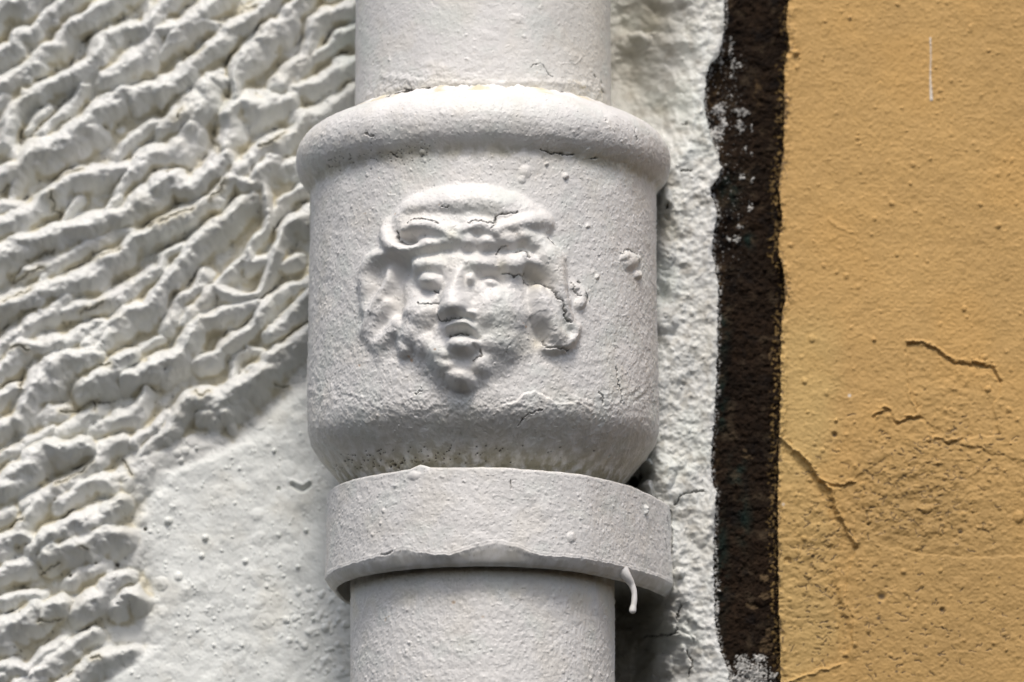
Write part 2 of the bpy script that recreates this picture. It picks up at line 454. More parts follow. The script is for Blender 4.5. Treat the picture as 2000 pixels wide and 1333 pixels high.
W.H = W.H * (1 + 0.24 * chunk)
W.H = blur(W.H, 1, 2)
W.H = W.H * REG + base + REG * (4.0 * fbm(W.X, W.Y, 38, 2, 3) + 0.5 * n_fine - 1.8 * np.abs(fbm(W.X + 9 * chunk, W.Y, 34, 2, 311)) + 1.7 * fbm(W.X, W.Y, 20, 3, 33) - 0.5 * np.abs(fbm(W.X, W.Y, 11, 2, 313))) + (1 - REG) * (17 + 4.0 * fbm(W.X, W.Y, 75, 3, 8) + 0.5 * n_fine + 1.3 * fbm(W.X, W.Y, 20, 3, 43))
WX0, WY0 = W.WX, W.WY
W.WX, W.WY = W.X, W.Y
clump = smooth(-0.1, 0.5, fbm(W.X, W.Y, 90, 3, 71))
prob = (1 - REG) * (0.3 + 0.9 * clump)
W.specks(2400, (240, 740, 720, 1400), 1.4, 4.6, 0.7, 2.8, 5, prob)
W.specks(1800, (240, 740, 720, 1400), 1.5, 3.2, 0.8, 1.6, 57, prob)
W.specks(900, (240, 740, 720, 1400), 5, 16, 0.4, 2.4, 55, prob)
W.specks(110, (560, 1150, 690, 1400), 3, 8, 2, 5, 6, None)
W.specks(2200, (-100, -80, 720, 1400), 1.5, 6, -2.0, 3.0, 8, REG * 0.8)
W.specks(1500, (-100, -80, 720, 1400), 6, 17, 3.0, 7.5, 59, REG * 0.8)
W.specks(700, (-100, -80, 720, 1400), 1.5, 4.5, -5.0, -1.5, 58, REG * 0.8)
for cx, cy, r, h in [(598, 1040, 5, 7), (402, 1055, 7, 8), (330, 1022, 8, 9), (395, 1090, 6, 6), (480, 1100, 6, 6), (545, 958, 4, -8), (583, 1112, 5, 5), (385, 880, 4, 6), (536, 885, 5, 5), (350, 1130, 9, 5), (636, 1230, 9, 7), (560, 1215, 8, 5)]:
    W.blob(cx, cy, r, r, h, 0, 'add')
W.stroke([(572, 950), (590, 960), (604, 952)], 5, -9, 'add', 'gauss')
W.stroke([(570, 944), (590, 951), (606, 944)], 6, 4, 'add', 'gauss')
# cracks in the valleys
crk = W.layer('crack'); yel = W.layer('yellow')
CR = [[(75, 515), (95, 505), (110, 500)], [(8, 595), (35, 588), (60, 575)], [(170, 520), (195, 512), (225, 500), (235, 498)], [(300, 455), (330, 440), (350, 430), (375, 418)], [(104, 392), (108, 415), (120, 425)],
      [(120, 360), (140, 348), (165, 340)], [(122, 815), (150, 808), (170, 798), (190, 792), (192, 806)], [(0, 895), (20, 880), (40, 872)], [(110, 960), (140, 940), (165, 925), (180, 912)], [(20, 1037), (30, 1028), (50, 1022)],
      [(80, 1120), (90, 1115), (118, 1108)], [(78, 1108), (88, 1120)], [(82, 1222), (105, 1222), (118, 1215)], [(132, 1320), (142, 1312)], [(180, 1294), (198, 1292)], [(430, 50), (450, 48), (470, 30), (500, 18)],
      [(360, 108), (385, 118), (400, 108)], [(515, 300), (540, 290), (560, 272)], [(355, 230), (345, 245)], [(195, 725), (220, 722)], [(540, 758), (560, 760)], [(25, 690), (45, 688), (60, 700)], [(160, 620), (200, 600)],
      [(415, 280), (430, 310)], [(30, 560), (60, 545), (88, 535)], [(5, 390), (20, 375)], [(320, 440), (300, 452)], [(380, 772), (395, 782), (408, 775)], [(45, 752), (45, 772)], [(160, 1075), (175, 1080)],
      [(240, 905), (262, 935)], [(225, 560), (250, 545)], [(410, 400), (440, 372)]]
wander(W, WX0, WY0)
for c in CR:
    c = np.array(c, float)
    W.stroke(c, 2.6, -6, 'add', 'line'); W.stroke(c, 1.9, 0.7, 'set', 'line', F=crk); W.stroke(c, 9, 1.0, 'set', 'gauss', F=yel)
W.WX, W.WY = W.X, W.Y
for cx, cy, r in [(285, 1037, 3.5), (229, 1105, 4.5), (140, 1130, 3.5), (595, 299, 4), (508, 299, 4)]:
    W.blob(cx, cy, r, r, -16, 0, 'add'); W.blob(cx, cy, r, r, 1, 0, 'set', F=crk)
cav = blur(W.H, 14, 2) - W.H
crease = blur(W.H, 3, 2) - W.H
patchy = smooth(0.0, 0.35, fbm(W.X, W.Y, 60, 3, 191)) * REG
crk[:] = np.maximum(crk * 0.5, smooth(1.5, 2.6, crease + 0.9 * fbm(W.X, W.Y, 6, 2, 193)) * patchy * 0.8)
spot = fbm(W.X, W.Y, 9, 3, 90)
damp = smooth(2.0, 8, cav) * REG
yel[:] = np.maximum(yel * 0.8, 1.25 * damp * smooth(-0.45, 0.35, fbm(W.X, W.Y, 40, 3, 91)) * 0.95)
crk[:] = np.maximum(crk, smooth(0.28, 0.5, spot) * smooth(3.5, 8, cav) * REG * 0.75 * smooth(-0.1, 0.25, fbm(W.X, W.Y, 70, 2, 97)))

# right strip between the pipe and the joint: rough mortar
Q = Raster(1180, -90, 1440, 1430, 1.0, warp=6, wsize=30, seed=2)
xx = np.interp(Q.Y, [-90, 0, 120, 260, 400, 600, 800, 1000, 1160, 1260, 1400], [1330, 1326, 1330, 1310, 1275, 1262, 1250, 1255, 1300, 1335, 1335])   # where the mortar comes forward
depthR = 215 - 170 * smooth(-95, 45, Q.X - xx + 14 * fbm(Q.X, Q.Y, 60, 3, 12))       # base depth of the strip
depthR += smooth(1120, 1180, Q.Y) * 110 * smooth(1320, 1200, Q.X) + smooth(260, 160, Q.Y) * 70 * smooth(1330, 1200, Q.X) + smooth(1150, 1172, Q.Y) * 75 * smooth(1300, 1270, Q.X + 0.12 * (Q.Y - 1160) + 10 * fbm(Q.X, Q.Y, 30, 3, 119))
depthR += 45 * smooth(40, 110, Q.Y * 0 + (Q.X - 1180) * -1 + 160) * smooth(230, 60, np.abs(Q.Y - 90)) * 0.5
lump = fbm(Q.X, Q.Y, 55, 4, 17); lump2 = fbm(Q.X, Q.Y, 19, 2, 27)
far = smooth(1395, 1290, Q.X)
Q.H = (9 * lump * (0.4 + far) + 4.4 * lump2 + 0.8 * fbm(Q.X, Q.Y, 7, 2, 37) - 3.0 * np.abs(fbm(Q.X, Q.Y, 24, 3, 39)) * (0.5 + far))
Q.H += 7 * smooth(-0.1, 0.4, fbm(Q.X, Q.Y, 34, 3, 57)) * smooth(1120, 1200, Q.Y) * far      # crumbly at the bottom
for cx, cy, rx, ry, h, r in [(1235, 85, 34, 20, 20, 0), (1250, 75, 26, 14, 16, 0.2), (1302, 390, 14, 24, 16, 0), (1300, 490, 22, 36, 14, 0), (1300, 625, 26, 30, 12, 0), (1330, 700, 26, 60, 8, 0.1), (1270, 130, 40, 40, 10, 0),
                            (1262, 955, 15, 26, 34, -0.5), (1262, 905, 12, 12, 20, 0), (1296, 925, 26, 40, 14, 0), (1325, 1120, 12, 12, 16, 0), (1330, 950, 40, 60, 6, 0), (1370, 1010, 26, 60, 8, 0), (1290, 1300, 26, 24, 26, 0), (1325, 1260, 30, 26, 16, 0.3), (1262, 1320, 18, 18, 20, 0), (1300, 1215, 26, 24, 14, 0)]:
    Q.blob(cx, cy, rx, ry, h, r, 'add', 'dome')
for cx, cy, rx, ry, h in [(1303, 405, 5, 6, -22), (1300, 426, 6, 7, -12), (1340, 241, 5, 4, -10), (1296, 575, 12, 20, -20), (1285, 20, 14, 22, -18), (1275, 60, 22, 7, -14), (1215, 55, 16, 22, -10), (1247, 1300, 16, 18, -22), (1310, 1240, 20, 5, -12), (1240, 936, 26, 16, -70), (1255, 920, 12, 12, -50), (1410, 1075, 5, 60, -4)]:
    Q.blob(cx, cy, rx, ry, h, 0, 'add', 'gauss')
Q.WX, Q.WY = Q.X, Q.Y
Q.specks(1500, (1190, -60, 1430, 1400), 2, 7, -1.2, 4.0, 18)
qc = Q.layer('crack'); qy = Q.layer('yellow')
wander(Q)
for c in [[(1260, 1245), (1290, 1240), (1312, 1240), (1322, 1228)], [(1318, 985), (1330, 970), (1352, 962), (1376, 960)], [(1310, 1000), (1312, 1050), (1308, 1090)], [(1330, 1180), (1322, 1210)], [(1340, 1270), (1352, 1295), (1345, 1320)], [(1262, 70), (1285, 65)], [(1330, 335), (1350, 332)]]:
    Q.stroke(c, 2.4, -6, 'add', 'line'); Q.stroke(c, 2.0, 0.8, 'set', 'line', F=qc)
for cx, cy, rx, ry in [(1303, 405, 4, 5), (1340, 241, 4, 3), (1334, 243, 3, 3), (1310, 1240, 5, 3), (1240, 934, 13, 9), (1252, 922, 5, 8)]:
    Q.blob(cx, cy, rx, ry, 1.6, 0, 'set', F=qc)
Q.blob(1300, 440, 30, 60, 0.7, 0, 'set', 'gauss', F=qy); Q.blob(1225, 110, 50, 130, 0.45, 0, 'set', 'gauss', F=qy); Q.blob(1275, 30, 40, 60, 0.8, 0, 'set', 'gauss', F=qy); Q.blob(1255, 1180, 60, 50, 0.5, 0, 'set', 'gauss', F=qy); Q.blob(1290, 215, 20, 20, 0.5, 0, 'set', 'gauss', F=qy)
Q.C['dirt_shade'] = np.clip(smooth(1330, 1230, Q.X) * smooth(1140, 1180, Q.Y) * (0.7 + 0.6 * fbm(Q.X, Q.Y, 30, 3, 121))  # below the bracket: its shade painted into the mortar colour, with some dirt
                      + smooth(300, 60, Q.Y) * smooth(1390, 1240, Q.X) * (0.35 + 0.7 * fbm(Q.X, Q.Y, 40, 4, 122)) + 0.7 * smooth(0.0, 0.5, fbm(Q.X, Q.Y, 34, 4, 123)) + 0.12, 0, 1)  # top: shade of the recess beside the pipe painted in; then patchy dirt
qcav = blur(Q.H, 10, 2) - Q.H
qc[:] = np.clip(np.maximum(qc, smooth(0.36, 0.5, fbm(Q.X, Q.Y, 8, 3, 92)) * smooth(3, 6, qcav) * 0.7), 0, 1)
# ragged thick paint lip along the joint
lipd = np.interp(Q.Y[:, 0], WE[:, 0], WE[:, 1])[:, None] - Q.X
Q.H += 5 * np.exp(-((lipd - 9) / 11) ** 2)

for r_ in (W, Q):
    r_.mirror = True


def wsample(Fd, x, y):
    """wall relief; left of the modelled window the ridges simply go on"""
    a = W.sample(Fd, x, y)
    k = smooth(700, 770, y)
    b = W.sample(Fd, x + 445, y) * (1 - k) + W.sample(Fd, x + 445, y - 560) * k
    t = smooth(-38, -72, x)
    return a * (1 - t) + b * t


xs = graded((-420, -100, 4), (-100, 712, 1.5), (712, 1176, 9), (1176, 1370, 1.5))
ys = graded((-420, -60, 4), (-60, 1395, 1.5), (1395, 1760, 4))
PX, PY = np.meshgrid(xs, ys)
we = np.interp(ys, WE[:, 0], WE[:, 1]) + 4.5 * fbm(np.zeros_like(ys) + 3.3, ys, 18, 5, 5, gain=0.75) + 2.5 * fbm(np.zeros_like(ys) + 8.3, ys, 5, 2, 15)
tcol = np.linspace(0, 1, 34)[1:]
extra = 1370 + (we[:, None] - 1370) * tcol[None]
skx = np.array([0.8, 1.2, 0.8, 0.2, 0]); sky_ = np.array([3., 8, 16, 40, 300])
PX = np.concatenate([PX, extra, we[:, None] + skx[None]], 1)
PY = np.concatenate([PY, np.repeat(ys[:, None], 33 + 5, 1)], 1)
rightness = smooth(1178, 1190, PX)
Yb = 262 * (1 - rightness) + Q.sample(depthR, PX, PY) * rightness
Yb[:, -5:] += sky_[None]
h = wsample(W.H, PX, PY) * (1 - smooth(690, 720, PX)) + Q.sample(Q.H, PX, PY) * smooth(1178, 1190, PX)
P = unproject(PX, PY, Yb); P[..., 1] -= h * S
colr = np.ones(PX.shape + (3,)) * WALLW
tint = fbm(PX, PY, 130, 3, 61)
colr = colr * (1 + tint[..., None] * np.array([-0.01, 0.0, -0.02]))
colr *= (1 + 0.02 * fbm(PX, PY, 20, 3, 62))[..., None]
green = smooth(0.0, 0.5, fbm(PX, PY, 160, 3, 63)) * smooth(480, 640, PX)
colr = mixc(colr, np.array([0.70, 0.75, 0.70]), green * 0.5)
sm_ = (1 - wsample(REG, PX, PY)) * (PX < 715)
colr = mixc(colr, np.array([0.755, 0.775, 0.75]), sm_)
colr = mixc(colr, np.array([0.62, 0.60, 0.53]), smooth(0.0, 0.5, fbm(PX, PY, 95, 4, 65)) * 0.4)
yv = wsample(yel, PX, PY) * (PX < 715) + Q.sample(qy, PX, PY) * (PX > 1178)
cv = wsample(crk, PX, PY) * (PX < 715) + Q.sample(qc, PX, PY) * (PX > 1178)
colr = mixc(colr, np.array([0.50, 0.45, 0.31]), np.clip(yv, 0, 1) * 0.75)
colr = mixc(colr, np.array([0.36, 0.335, 0.285]), Q.sample(Q.C['dirt_shade'], PX, PY) * (PX > 1178) * 0.75)
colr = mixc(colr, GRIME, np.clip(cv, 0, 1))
# frame of the sheet turned back to give the wall its thickness
for a in (0, -1):
    P[a, :, 1] += 0.08; P[:, 0, 1] += 0.04
wall = thing("white_house_wall", "white painted house wall with diagonal trowelled plaster ridges behind the drainpipe", "wall", (0, 262 * S, -0.2))
wall_inv = np.array(wall.location)
N = grid_normals(P)
fx = 0.25 * (PX[:-1, :-1] + PX[1:, :-1] + PX[:-1, 1:] + PX[1:, 1:]); fy = 0.25 * (PY[:-1, :-1] + PY[1:, :-1] + PY[:-1, 1:] + PY[1:, 1:])
regm = W.sample(REG, fx, fy) > 0.5
strip = fx > 1100
Pl = P - wall_inv
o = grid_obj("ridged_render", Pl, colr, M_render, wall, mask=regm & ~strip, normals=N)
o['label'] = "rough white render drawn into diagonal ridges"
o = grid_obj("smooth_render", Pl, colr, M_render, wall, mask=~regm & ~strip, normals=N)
o['label'] = "flat white render dotted with small grains"
o = grid_obj("edge_mortar", Pl, colr, M_render, wall, mask=strip, normals=N)
o['label'] = "lumpy white painted mortar strip beside the dark joint"

# ==================================================================== dark joint
print("joint")
J = Raster(1330, -90, 1620, 1430, 1.0, warp=4, wsize=20, seed=4)
J.H = 5 * fbm(J.X, J.Y, 40, 4, 41) + 4.5 * fbm(J.X, J.Y, 12, 4, 42) + 2.0 * fbm(J.X, J.Y, 5, 2, 44)
J.specks(900, (1340, -80, 1610, 1400), 2, 8, -3, 5, 45)
spl = J.layer('splash'); brn = J.layer('brown'); grn = J.layer('green'); ylw = J.layer('tan')
J.WX = J.X + 9 * fbm(J.X, J.Y, 9, 3, 3); J.WY = J.Y + 9 * fbm(J.X, J.Y, 9, 3, 4)
for cx, cy, rx, ry in [(1444, 218, 15, 7), (1446, 248, 6, 12), (1456, 222, 9, 6), (1405, 215, 14, 12), (1400, 262, 14, 14), (1412, 240, 8, 12), (1432, 130, 3, 14), (1442, 128, 6, 4), (1428, 190, 6, 5), (1428, 100, 2.5, 30), (1444, 443, 4, 7), (1438, 468, 7, 7), (1424, 468, 4, 6),
                      (1470, 352, 3, 5), (1466, 405, 3, 10), (1450, 345, 3, 8), (1470, 252, 3, 12), (1455, 290, 3, 5), (1408, 120, 5, 6), (1428, 150, 4, 5), (1470, 300, 2, 5),
                      (1398, 1190, 6, 20), (1402, 1145, 3, 14), (1399, 1080, 2, 20), (1476, 1316, 28, 22), (1450, 1300, 16, 22), (1440, 1330, 30, 14), (1420, 1325, 14, 22), (1482, 1286, 14, 8), (1510, 1322, 8, 8), (1470, 1345, 50, 20)]:
    J.blob(cx, cy, rx * 1.25, ry * 1.25, 1.0, 0, 'set', F=spl, p=0.9)
thr = fbm(J.X, J.Y, 4.5, 3, 49) * 1.1
spl[:] = smooth(0.3, 0.62, spl + thr * (spl > 0.01) - 0.15) * (0.55 + 0.45 * smooth(-0.3, 0.3, fbm(J.X, J.Y, 9, 2, 50)))
edged = J.X - np.interp(J.Y, WE[:, 0], WE[:, 1])
spl[:] = np.maximum(spl, smooth(0.2, 0.5, fbm(J.X, J.Y, 6, 3, 149) + 0.25) * smooth(11, 2, edged + 7 * fbm(J.X, J.Y, 25, 3, 150)) * 0.9)
dust = smooth(0.36, 0.5, fbm(J.X, J.Y, 5, 3, 47)) * smooth(70, 120, J.Y) * smooth(620, 420, J.Y) * smooth(1480, 1400, J.X)
spl[:] = np.maximum(spl, dust * 0.7)
J.H += spl * 2.5
J.WX, J.WY = J.X, J.Y
for cx, cy, rx, ry in [(1395, 180, 26, 80), (1398, 330, 16, 80), (1405, 540, 14, 60), (1480, 180, 14, 40), (1405, 120, 16, 30), (1400, 640, 12, 80), (1395, 880, 12, 60)]:
    J.blob(cx, cy, rx, ry, 0.8, 0, 'set', 'gauss', F=brn)
for cx, cy, rx, ry in [(1424, 370, 26, 45), (1412, 650, 16, 60), (1410, 780, 14, 80), (1440, 920, 20, 40), (1410, 1100, 14, 120), (1460, 470, 14, 20), (1450, 1010, 20, 60)]:
    J.blob(cx, cy, rx, ry, 0.9, 0, 'set', 'gauss', F=grn)
for cx, cy, rx, ry in [(1468, 1184, 14, 7), (1492, 1165, 12, 8), (1495, 1262, 16, 16), (1500, 1235, 6, 14), (1455, 880, 6, 4), (1460, 893, 14, 4), (1492, 1130, 10, 10), (1505, 690, 4, 20)]:
    J.blob(cx, cy, rx, ry, 1.0, 0.2, 'set', F=ylw, p=0.5)
ylw[:] = smooth(0.35, 0.8, ylw + 0.9 * fbm(J.X, J.Y, 8, 3, 52) * (ylw > 0.01))
ys = graded((-420, -60, 5), (-60, 1395, 1.6), (1395, 1760, 5))
J.mirror = True
xs = graded((-8, 175, 1.5), (175, 235, 6))
PX, PY = np.meshgrid(xs, ys); PX = PX + np.interp(ys, WE[:, 0], WE[:, 1])[:, None]
ramp = 30 * smooth(40, 0, PX - np.interp(PY, WE[:, 0], WE[:, 1])) + 26 * smooth(22, 0, np.interp(PY, YE[:, 0], YE[:, 1]) - PX) * 0
P = unproject(PX, PY, 82 - ramp * 0.6 + 8 * smooth(1480, 1530, PX))
P[..., 1] -= J.sample(J.H, PX, PY) * S
c = np.ones(PX.shape + (3,)) * TAR
c *= (1 + 0.8 * fbm(PX, PY, 12, 4, 66))[..., None]
c = mixc(c, np.array([0.10, 0.065, 0.032]), J.sample(brn, PX, PY) * smooth(-0.2, 0.5, fbm(PX, PY, 11, 4, 67)))
c = mixc(c, np.array([0.010, 0.022, 0.018]), J.sample(grn, PX, PY) * smooth(-0.4, 0.3, fbm(PX, PY, 25, 3, 68)))
c = mixc(c, np.array([0.16, 0.11, 0.06]), J.sample(ylw, PX, PY) * 0.5)
yd = np.interp(PY, YE[:, 0], YE[:, 1]) - PX
c = mixc(c, np.array([0.30, 0.20, 0.08]), smooth(0.25, 0.45, fbm(PX, PY, 8, 3, 69) + 0.25 * smooth(22, 4, yd)) * smooth(24, 8, yd) * 0.7)
c = mixc(c, np.array([0.075, 0.055, 0.035]), smooth(0.1, 0.55, fbm(PX, PY, 38, 5, 70)) * 0.6)
c = mixc(c, np.array([0.006, 0.005, 0.005]), smooth(0.1, 0.5, fbm(PX, PY, 45, 4, 72)) * 0.7)
c = mixc(c, np.array([0.66, 0.65, 0.62]), J.sample(spl, PX, PY) * 0.9)
P[0, :, 1] += 0.08; P[-1, :, 1] += 0.08
o = grid_obj("wall_joint", P, c, M_tar)
tag(o, "dark brown vertical joint with white paint splashes between white and yellow walls", "joint")

# ==================================================================== yellow house wall
print("yellow")
Y = Raster(1480, -60, 2120, 1400, 1.0, warp=0)
X_, Y_ = Y.X, Y.Y
roughm = smooth(-60, 130, Y_ - np.interp(X_, [1500, 1600, 1700, 1800, 1900, 2000, 2100], [850, 1000, 900, 790, 800, 800, 830])) * smooth(1500, 1330, Y_ + 0.1 * X_ - 120 + 100 * fbm(X_, Y_, 150, 2, 74))
hot = np.exp(-(((X_ - 1780) / 170) ** 2 + ((Y_ - 970) / 130) ** 2))
hot2 = np.exp(-(((X_ - 1590) / 70) ** 2 + ((Y_ - 1070) / 130) ** 2))
hot3 = np.exp(-(((X_ - 1880) / 90) ** 2 + ((Y_ - 760) / 60) ** 2))
pf = fbm(X_, Y_, 6.5, 3, 75)
Y.H = 1.6 * fbm(X_, Y_, 50, 3, 73) + 0.95 * pf + 0.8 * fbm(X_, Y_, 14, 3, 76)
pebble = fbm(X_ + 6 * pf, Y_ * 1.15, 21, 4, 77)
Y.H += (4.2 * hot + 2.4 * hot2 + 2.6 * hot3 + 0.8 * roughm) * pebble + 1.1 * np.abs(fbm(X_ * 0.6, Y_, 9, 2, 78))
Y.H += 10 * smooth(1420, 1560, X_ * 0 + X_) * 0


def poly_mask(x, y, pts, soft=2.0):
    p = np.array(pts, float); n_ = len(p)
    ins = np.zeros(x.shape, bool); dmin = np.full(x.shape, 1e9)
    for i in range(n_):
        a, b = p[i], p[(i + 1) % n_]
        with np.errstate(divide='ignore', invalid='ignore'):
            cr = ((a[1] > y) != (b[1] > y)) & (x < (b[0] - a[0]) * (y - a[1]) / (b[1] - a[1] + 1e-9) + a[0])
        ins ^= cr
        ab = b - a; t = np.clip(((x - a[0]) * ab[0] + (y - a[1]) * ab[1]) / (ab @ ab), 0, 1)
        dmin = np.minimum(dmin, np.hypot(x - a[0] - t * ab[0], y - a[1] - t * ab[1]))
    return smooth(-soft, soft, np.where(ins, dmin, -dmin))


PXw = X_ + 9 * fbm(X_, Y_, 26, 4, 171); PYw = Y_ + 9 * fbm(X_, Y_, 26, 4, 172)
flake = poly_mask(PXw, PYw, [(1772, 668), (1830, 682), (1862, 702), (1935, 712), (1958, 745), (1940, 800), (1952, 850), (1880, 858), (1820, 862), (1796, 812), (1772, 745)])
flake2 = poly_mask(PXw, PYw, [(1440, 850), (1530, 852), (1552, 876), (1600, 932), (1636, 1000), (1672, 1068), (1650, 1150), (1668, 1230), (1655, 1292), (1560, 1322), (1440, 1360)])
flake3 = poly_mask(PXw, PYw, [(1704, 812), (1740, 800), (1752, 822), (1798, 812), (1860, 860), (1990, 900), (2150, 880), (2150, 1080), (1900, 1090), (1780, 1080), (1690, 1060), (1640, 960), (1668, 940), (1720, 900)])
Y.H -= 2.6 * flake + 3.0 * flake2 + 1.8 * flake3
Y.H += 1.1 * (flake + flake2 + flake3) * fbm(X_, Y_, 13, 4, 173)
# vertical brush texture
Y.H += 0.5 * fbm(X_, Y_ * 0.25, 6, 2, 79)
Y.specks(900, (1530, -40, 2100, 1390), 2, 6, 0.6, 3.5, 81)
Y.specks(700, (1530, 640, 2000, 1390), 2, 6, 1, 4.0, 82, np.clip(hot + hot3 + hot2, 0, 1))
for cx, cy, r, h in [(1660, 36, 5, 3), (1555, 104, 7, 7), (1630, 850, 7, -5), (1633, 822, 4, 5), (1707, 664, 4, 5), (1722, 1165, 11, -4), (1840, 1192, 6, -4), (1876, 1038, 7, -3), (1586, 662, 8, 3), (1990, 1010, 12, 6), (1930, 760, 7, 5), (1538, 1095, 8, -5)]:
    Y.blob(cx, cy, r, r, h, 0, 'add')
dk = Y.layer('dark'); pale = Y.layer('pale')
wander(Y)


def step_line(pts, w, h, side=1):
    """paint edge: raised on one side, sinking softly on the other"""
    p = np.array(pts, float)
    n = np.gradient(spline(p), axis=0)
    Y.stroke(p, w, h, 'add', 'gauss')
    q = p + np.array([0, side * w * 1.2])
    Y.stroke(q, w, -h * 0.8, 'add', 'gauss')


step_line([(1772, 668), (1800, 667), (1830, 680), (1860, 702), (1900, 708), (1935, 714), (1955, 740)], 4, 4.0, 1)
step_line([(1768, 695), (1772, 740), (1778, 775), (1796, 808)], 3.5, 4.0, -1)
step_line([(1704, 812), (1722, 798), (1740, 800), (1750, 822), (1775, 814), (1798, 812)], 4, 3.6, 1)
step_line([(1815, 860), (1835, 855), (1850, 862), (1880, 855)], 4, 3, 1)
step_line([(1605, 940), (1640, 945), (1668, 940)], 4, 3, 1)
Y.stroke([(1520, 852), (1552, 878), (1582, 905), (1600, 935), (1625, 960), (1636, 1000), (1655, 1035), (1672, 1068)], 4.5, 6.5, 'add', 'gauss')
Y.stroke([(1512, 866), (1540, 890), (1572, 918), (1590, 948), (1616, 975), (1628, 1010)], 10, -3.5, 'add', 'gauss')
Y.stroke([(1545, 1330), (1580, 1318), (1620, 1305), (1640, 1298)], 4, 4, 'add', 'gauss')
Y.stroke([(1640, 1150), (1652, 1190), (1668, 1230), (1662, 1280)], 9, 3.5, 'add', 'gauss')
Y.stroke([(1630, 1140), (1640, 1200), (1646, 1270)], 8, -3, 'add', 'gauss')
Y.stroke([(1532, 700), (1535, 780), (1530, 840)], 5, 3, 'add', 'gauss')
Y.stroke([(1620, 430), (1640, 445), (1665, 455)], 4, 1.8, 'add', 'gauss')
for pts in ([(1772, 668), (1800, 667), (1830, 680), (1860, 702), (1900, 708), (1930, 714)], [(1716, 800), (1735, 800)], [(1754, 822), (1796, 812)], [(1820, 858), (1850, 862)], [(1630, 946), (1664, 941)]):
    Y.stroke(np.array(pts) + np.array([0, 3]), 1.8, 0.55, 'set', 'line', F=dk)
Y.WX, Y.WY = X_, Y_
Y.stroke([(1817, 75), (1818, 110), (1817, 150), (1819, 195)], [2, 1.6, 2.2, 4], [0.9, 0.6, 0.7, 0.9], 'set', 'line', F=pale)
Y.H += pale * 2
Y.blob(1659, 773, 4, 4, 0.8, 0, 'set', F=pale); Y.blob(1530, 985, 4, 4, 0.5, 0, 'set', F=pale)
for cx, cy, r in [(1630, 850, 6), (1722, 1165, 9), (1718, 1178, 4), (1840, 1192, 6), (1876, 1038, 6), (1588, 1086, 5), (1574, 1120, 3), (1751, 1312, 4), (1932, 898, 4), (1952, 1128, 3), (1748, 880, 3), (1660, 36, 3), (1716, 1208, 5)]:
    Y.blob(cx, cy, r, r * 0.8, 1.1, 0, 'set', F=dk)
# broken hairline crazing with dirt, clustered
r = np.random.RandomState(99)
cl = [(1780, 960, 170, 110, 210), (1590, 1060, 60, 120, 110), (1780, 1230, 230, 110, 190), (1900, 880, 110, 50, 60), (1600, 1230, 50, 60, 30)]
for cx, cy, sx, sy, n in cl:
    for i in range(n):
        x = cx + r.randn() * sx * 0.55; y = cy + r.randn() * sy * 0.55
        if x < 1530 or x > 2110 or y > 1390:
            continue
        L = r.uniform(3, 18) * (0.4 if r.rand() < 0.5 else 1); a = r.uniform(-0.5, 0.5) + (1.2 if r.rand() < .15 else 0)
        pts = [(x, y)]
        for k in range(3):
            a2 = a + r.uniform(-0.9, 0.9); x += L / 3 * math.cos(a2); y += L / 3 * math.sin(a2); pts.append((x, y))
        w_ = r.uniform(0.7, 1.5)
        Y.stroke(pts, w_ + 0.5, r.uniform(0.55, 1.0), 'set', 'line', F=dk); Y.stroke(pts, w_ + 0.8, -0.9, 'add', 'line')
edge_y = np.interp(Y_[:, 0], YE[:, 0], YE[:, 1])[:, None]
dE = X_ - edge_y
Y.H += 3.0 * np.exp(-((dE - 8) / 7) ** 2) * smooth(-0.3, 0.3, fbm(X_, Y_, 30, 3, 88)) + 4 * fbm(X_, Y_, 14, 3, 89) * np.exp(-(dE / 14) ** 2)
ys = graded((-420, -50, 5), (-50, 1390, 1.6), (1390, 1760, 5))
ye = 0.55 * np.interp(ys, YE[:, 0], YE[:, 1]) + 0.45 * np.interp(ys, [-200, 1500], [1536, 1520]) + 3 * fbm(np.zeros_like(ys) + 7.7, ys, 22, 5, 6, gain=0.7) + 2.0 * fbm(np.zeros_like(ys) + 1.3, ys, 5.5, 2, 16)
t0 = graded((0, 30, 1.5), (30, 580, 1.6), (580, 1300, 5))
Y.mirror = True
skx = np.array([1.5, 0.8, 0.2, 0., 0., 0.])[::-1] * 0
lip = np.array([300., 45, 26, 14, 6, 2])
PX = np.concatenate([np.repeat(ye[:, None], 6, 1) + np.array([2.5, 2., 0.8, 0, 0, .4])[None], ye[:, None] + 1.2 + t0[None]], 1)
PY = np.repeat(ys[:, None], PX.shape[1], 1)
Yb = np.full(PX.shape, 55.0); Yb[:, :6] += lip[None]
P = unproject(PX, PY, Yb); P[..., 1] -= Y.sample(Y.H, PX, PY) * S
c = np.ones(PX.shape + (3,)) * YEL
c *= (1 + 0.12 * fbm(PX, PY, 170, 3, 101) + 0.035 * fbm(PX, PY, 22, 4, 102))[..., None]
pt = smooth(1655, 1600, PX + 20 * fbm(PX, PY, 60, 3, 103)) * smooth(560, 700, PY)
c = mixc(c, np.array([0.55, 0.39, 0.155]), pt * 0.6)
pk = smooth(0.0, 0.5, fbm(PX, PY, 220, 2, 104))
c = mixc(c, np.array([0.575, 0.345, 0.118]), pk * 0.6)
low = smooth(800, 1100, PY) * 0.5 + Y.sample(hot, PX, PY) * 0.5
c = mixc(c, np.array([0.36, 0.23, 0.085]), np.clip(low, 0, 1) * (0.8 + 0.4 * fbm(PX, PY, 60, 4, 105)))
c = mixc(c, np.array([0.07, 0.05, 0.03]), np.clip(Y.sample(dk, PX, PY), 0, 1) * 0.9)
c = mixc(c, np.array([0.75, 0.72, 0.66]), np.clip(Y.sample(pale, PX, PY), 0, 1))
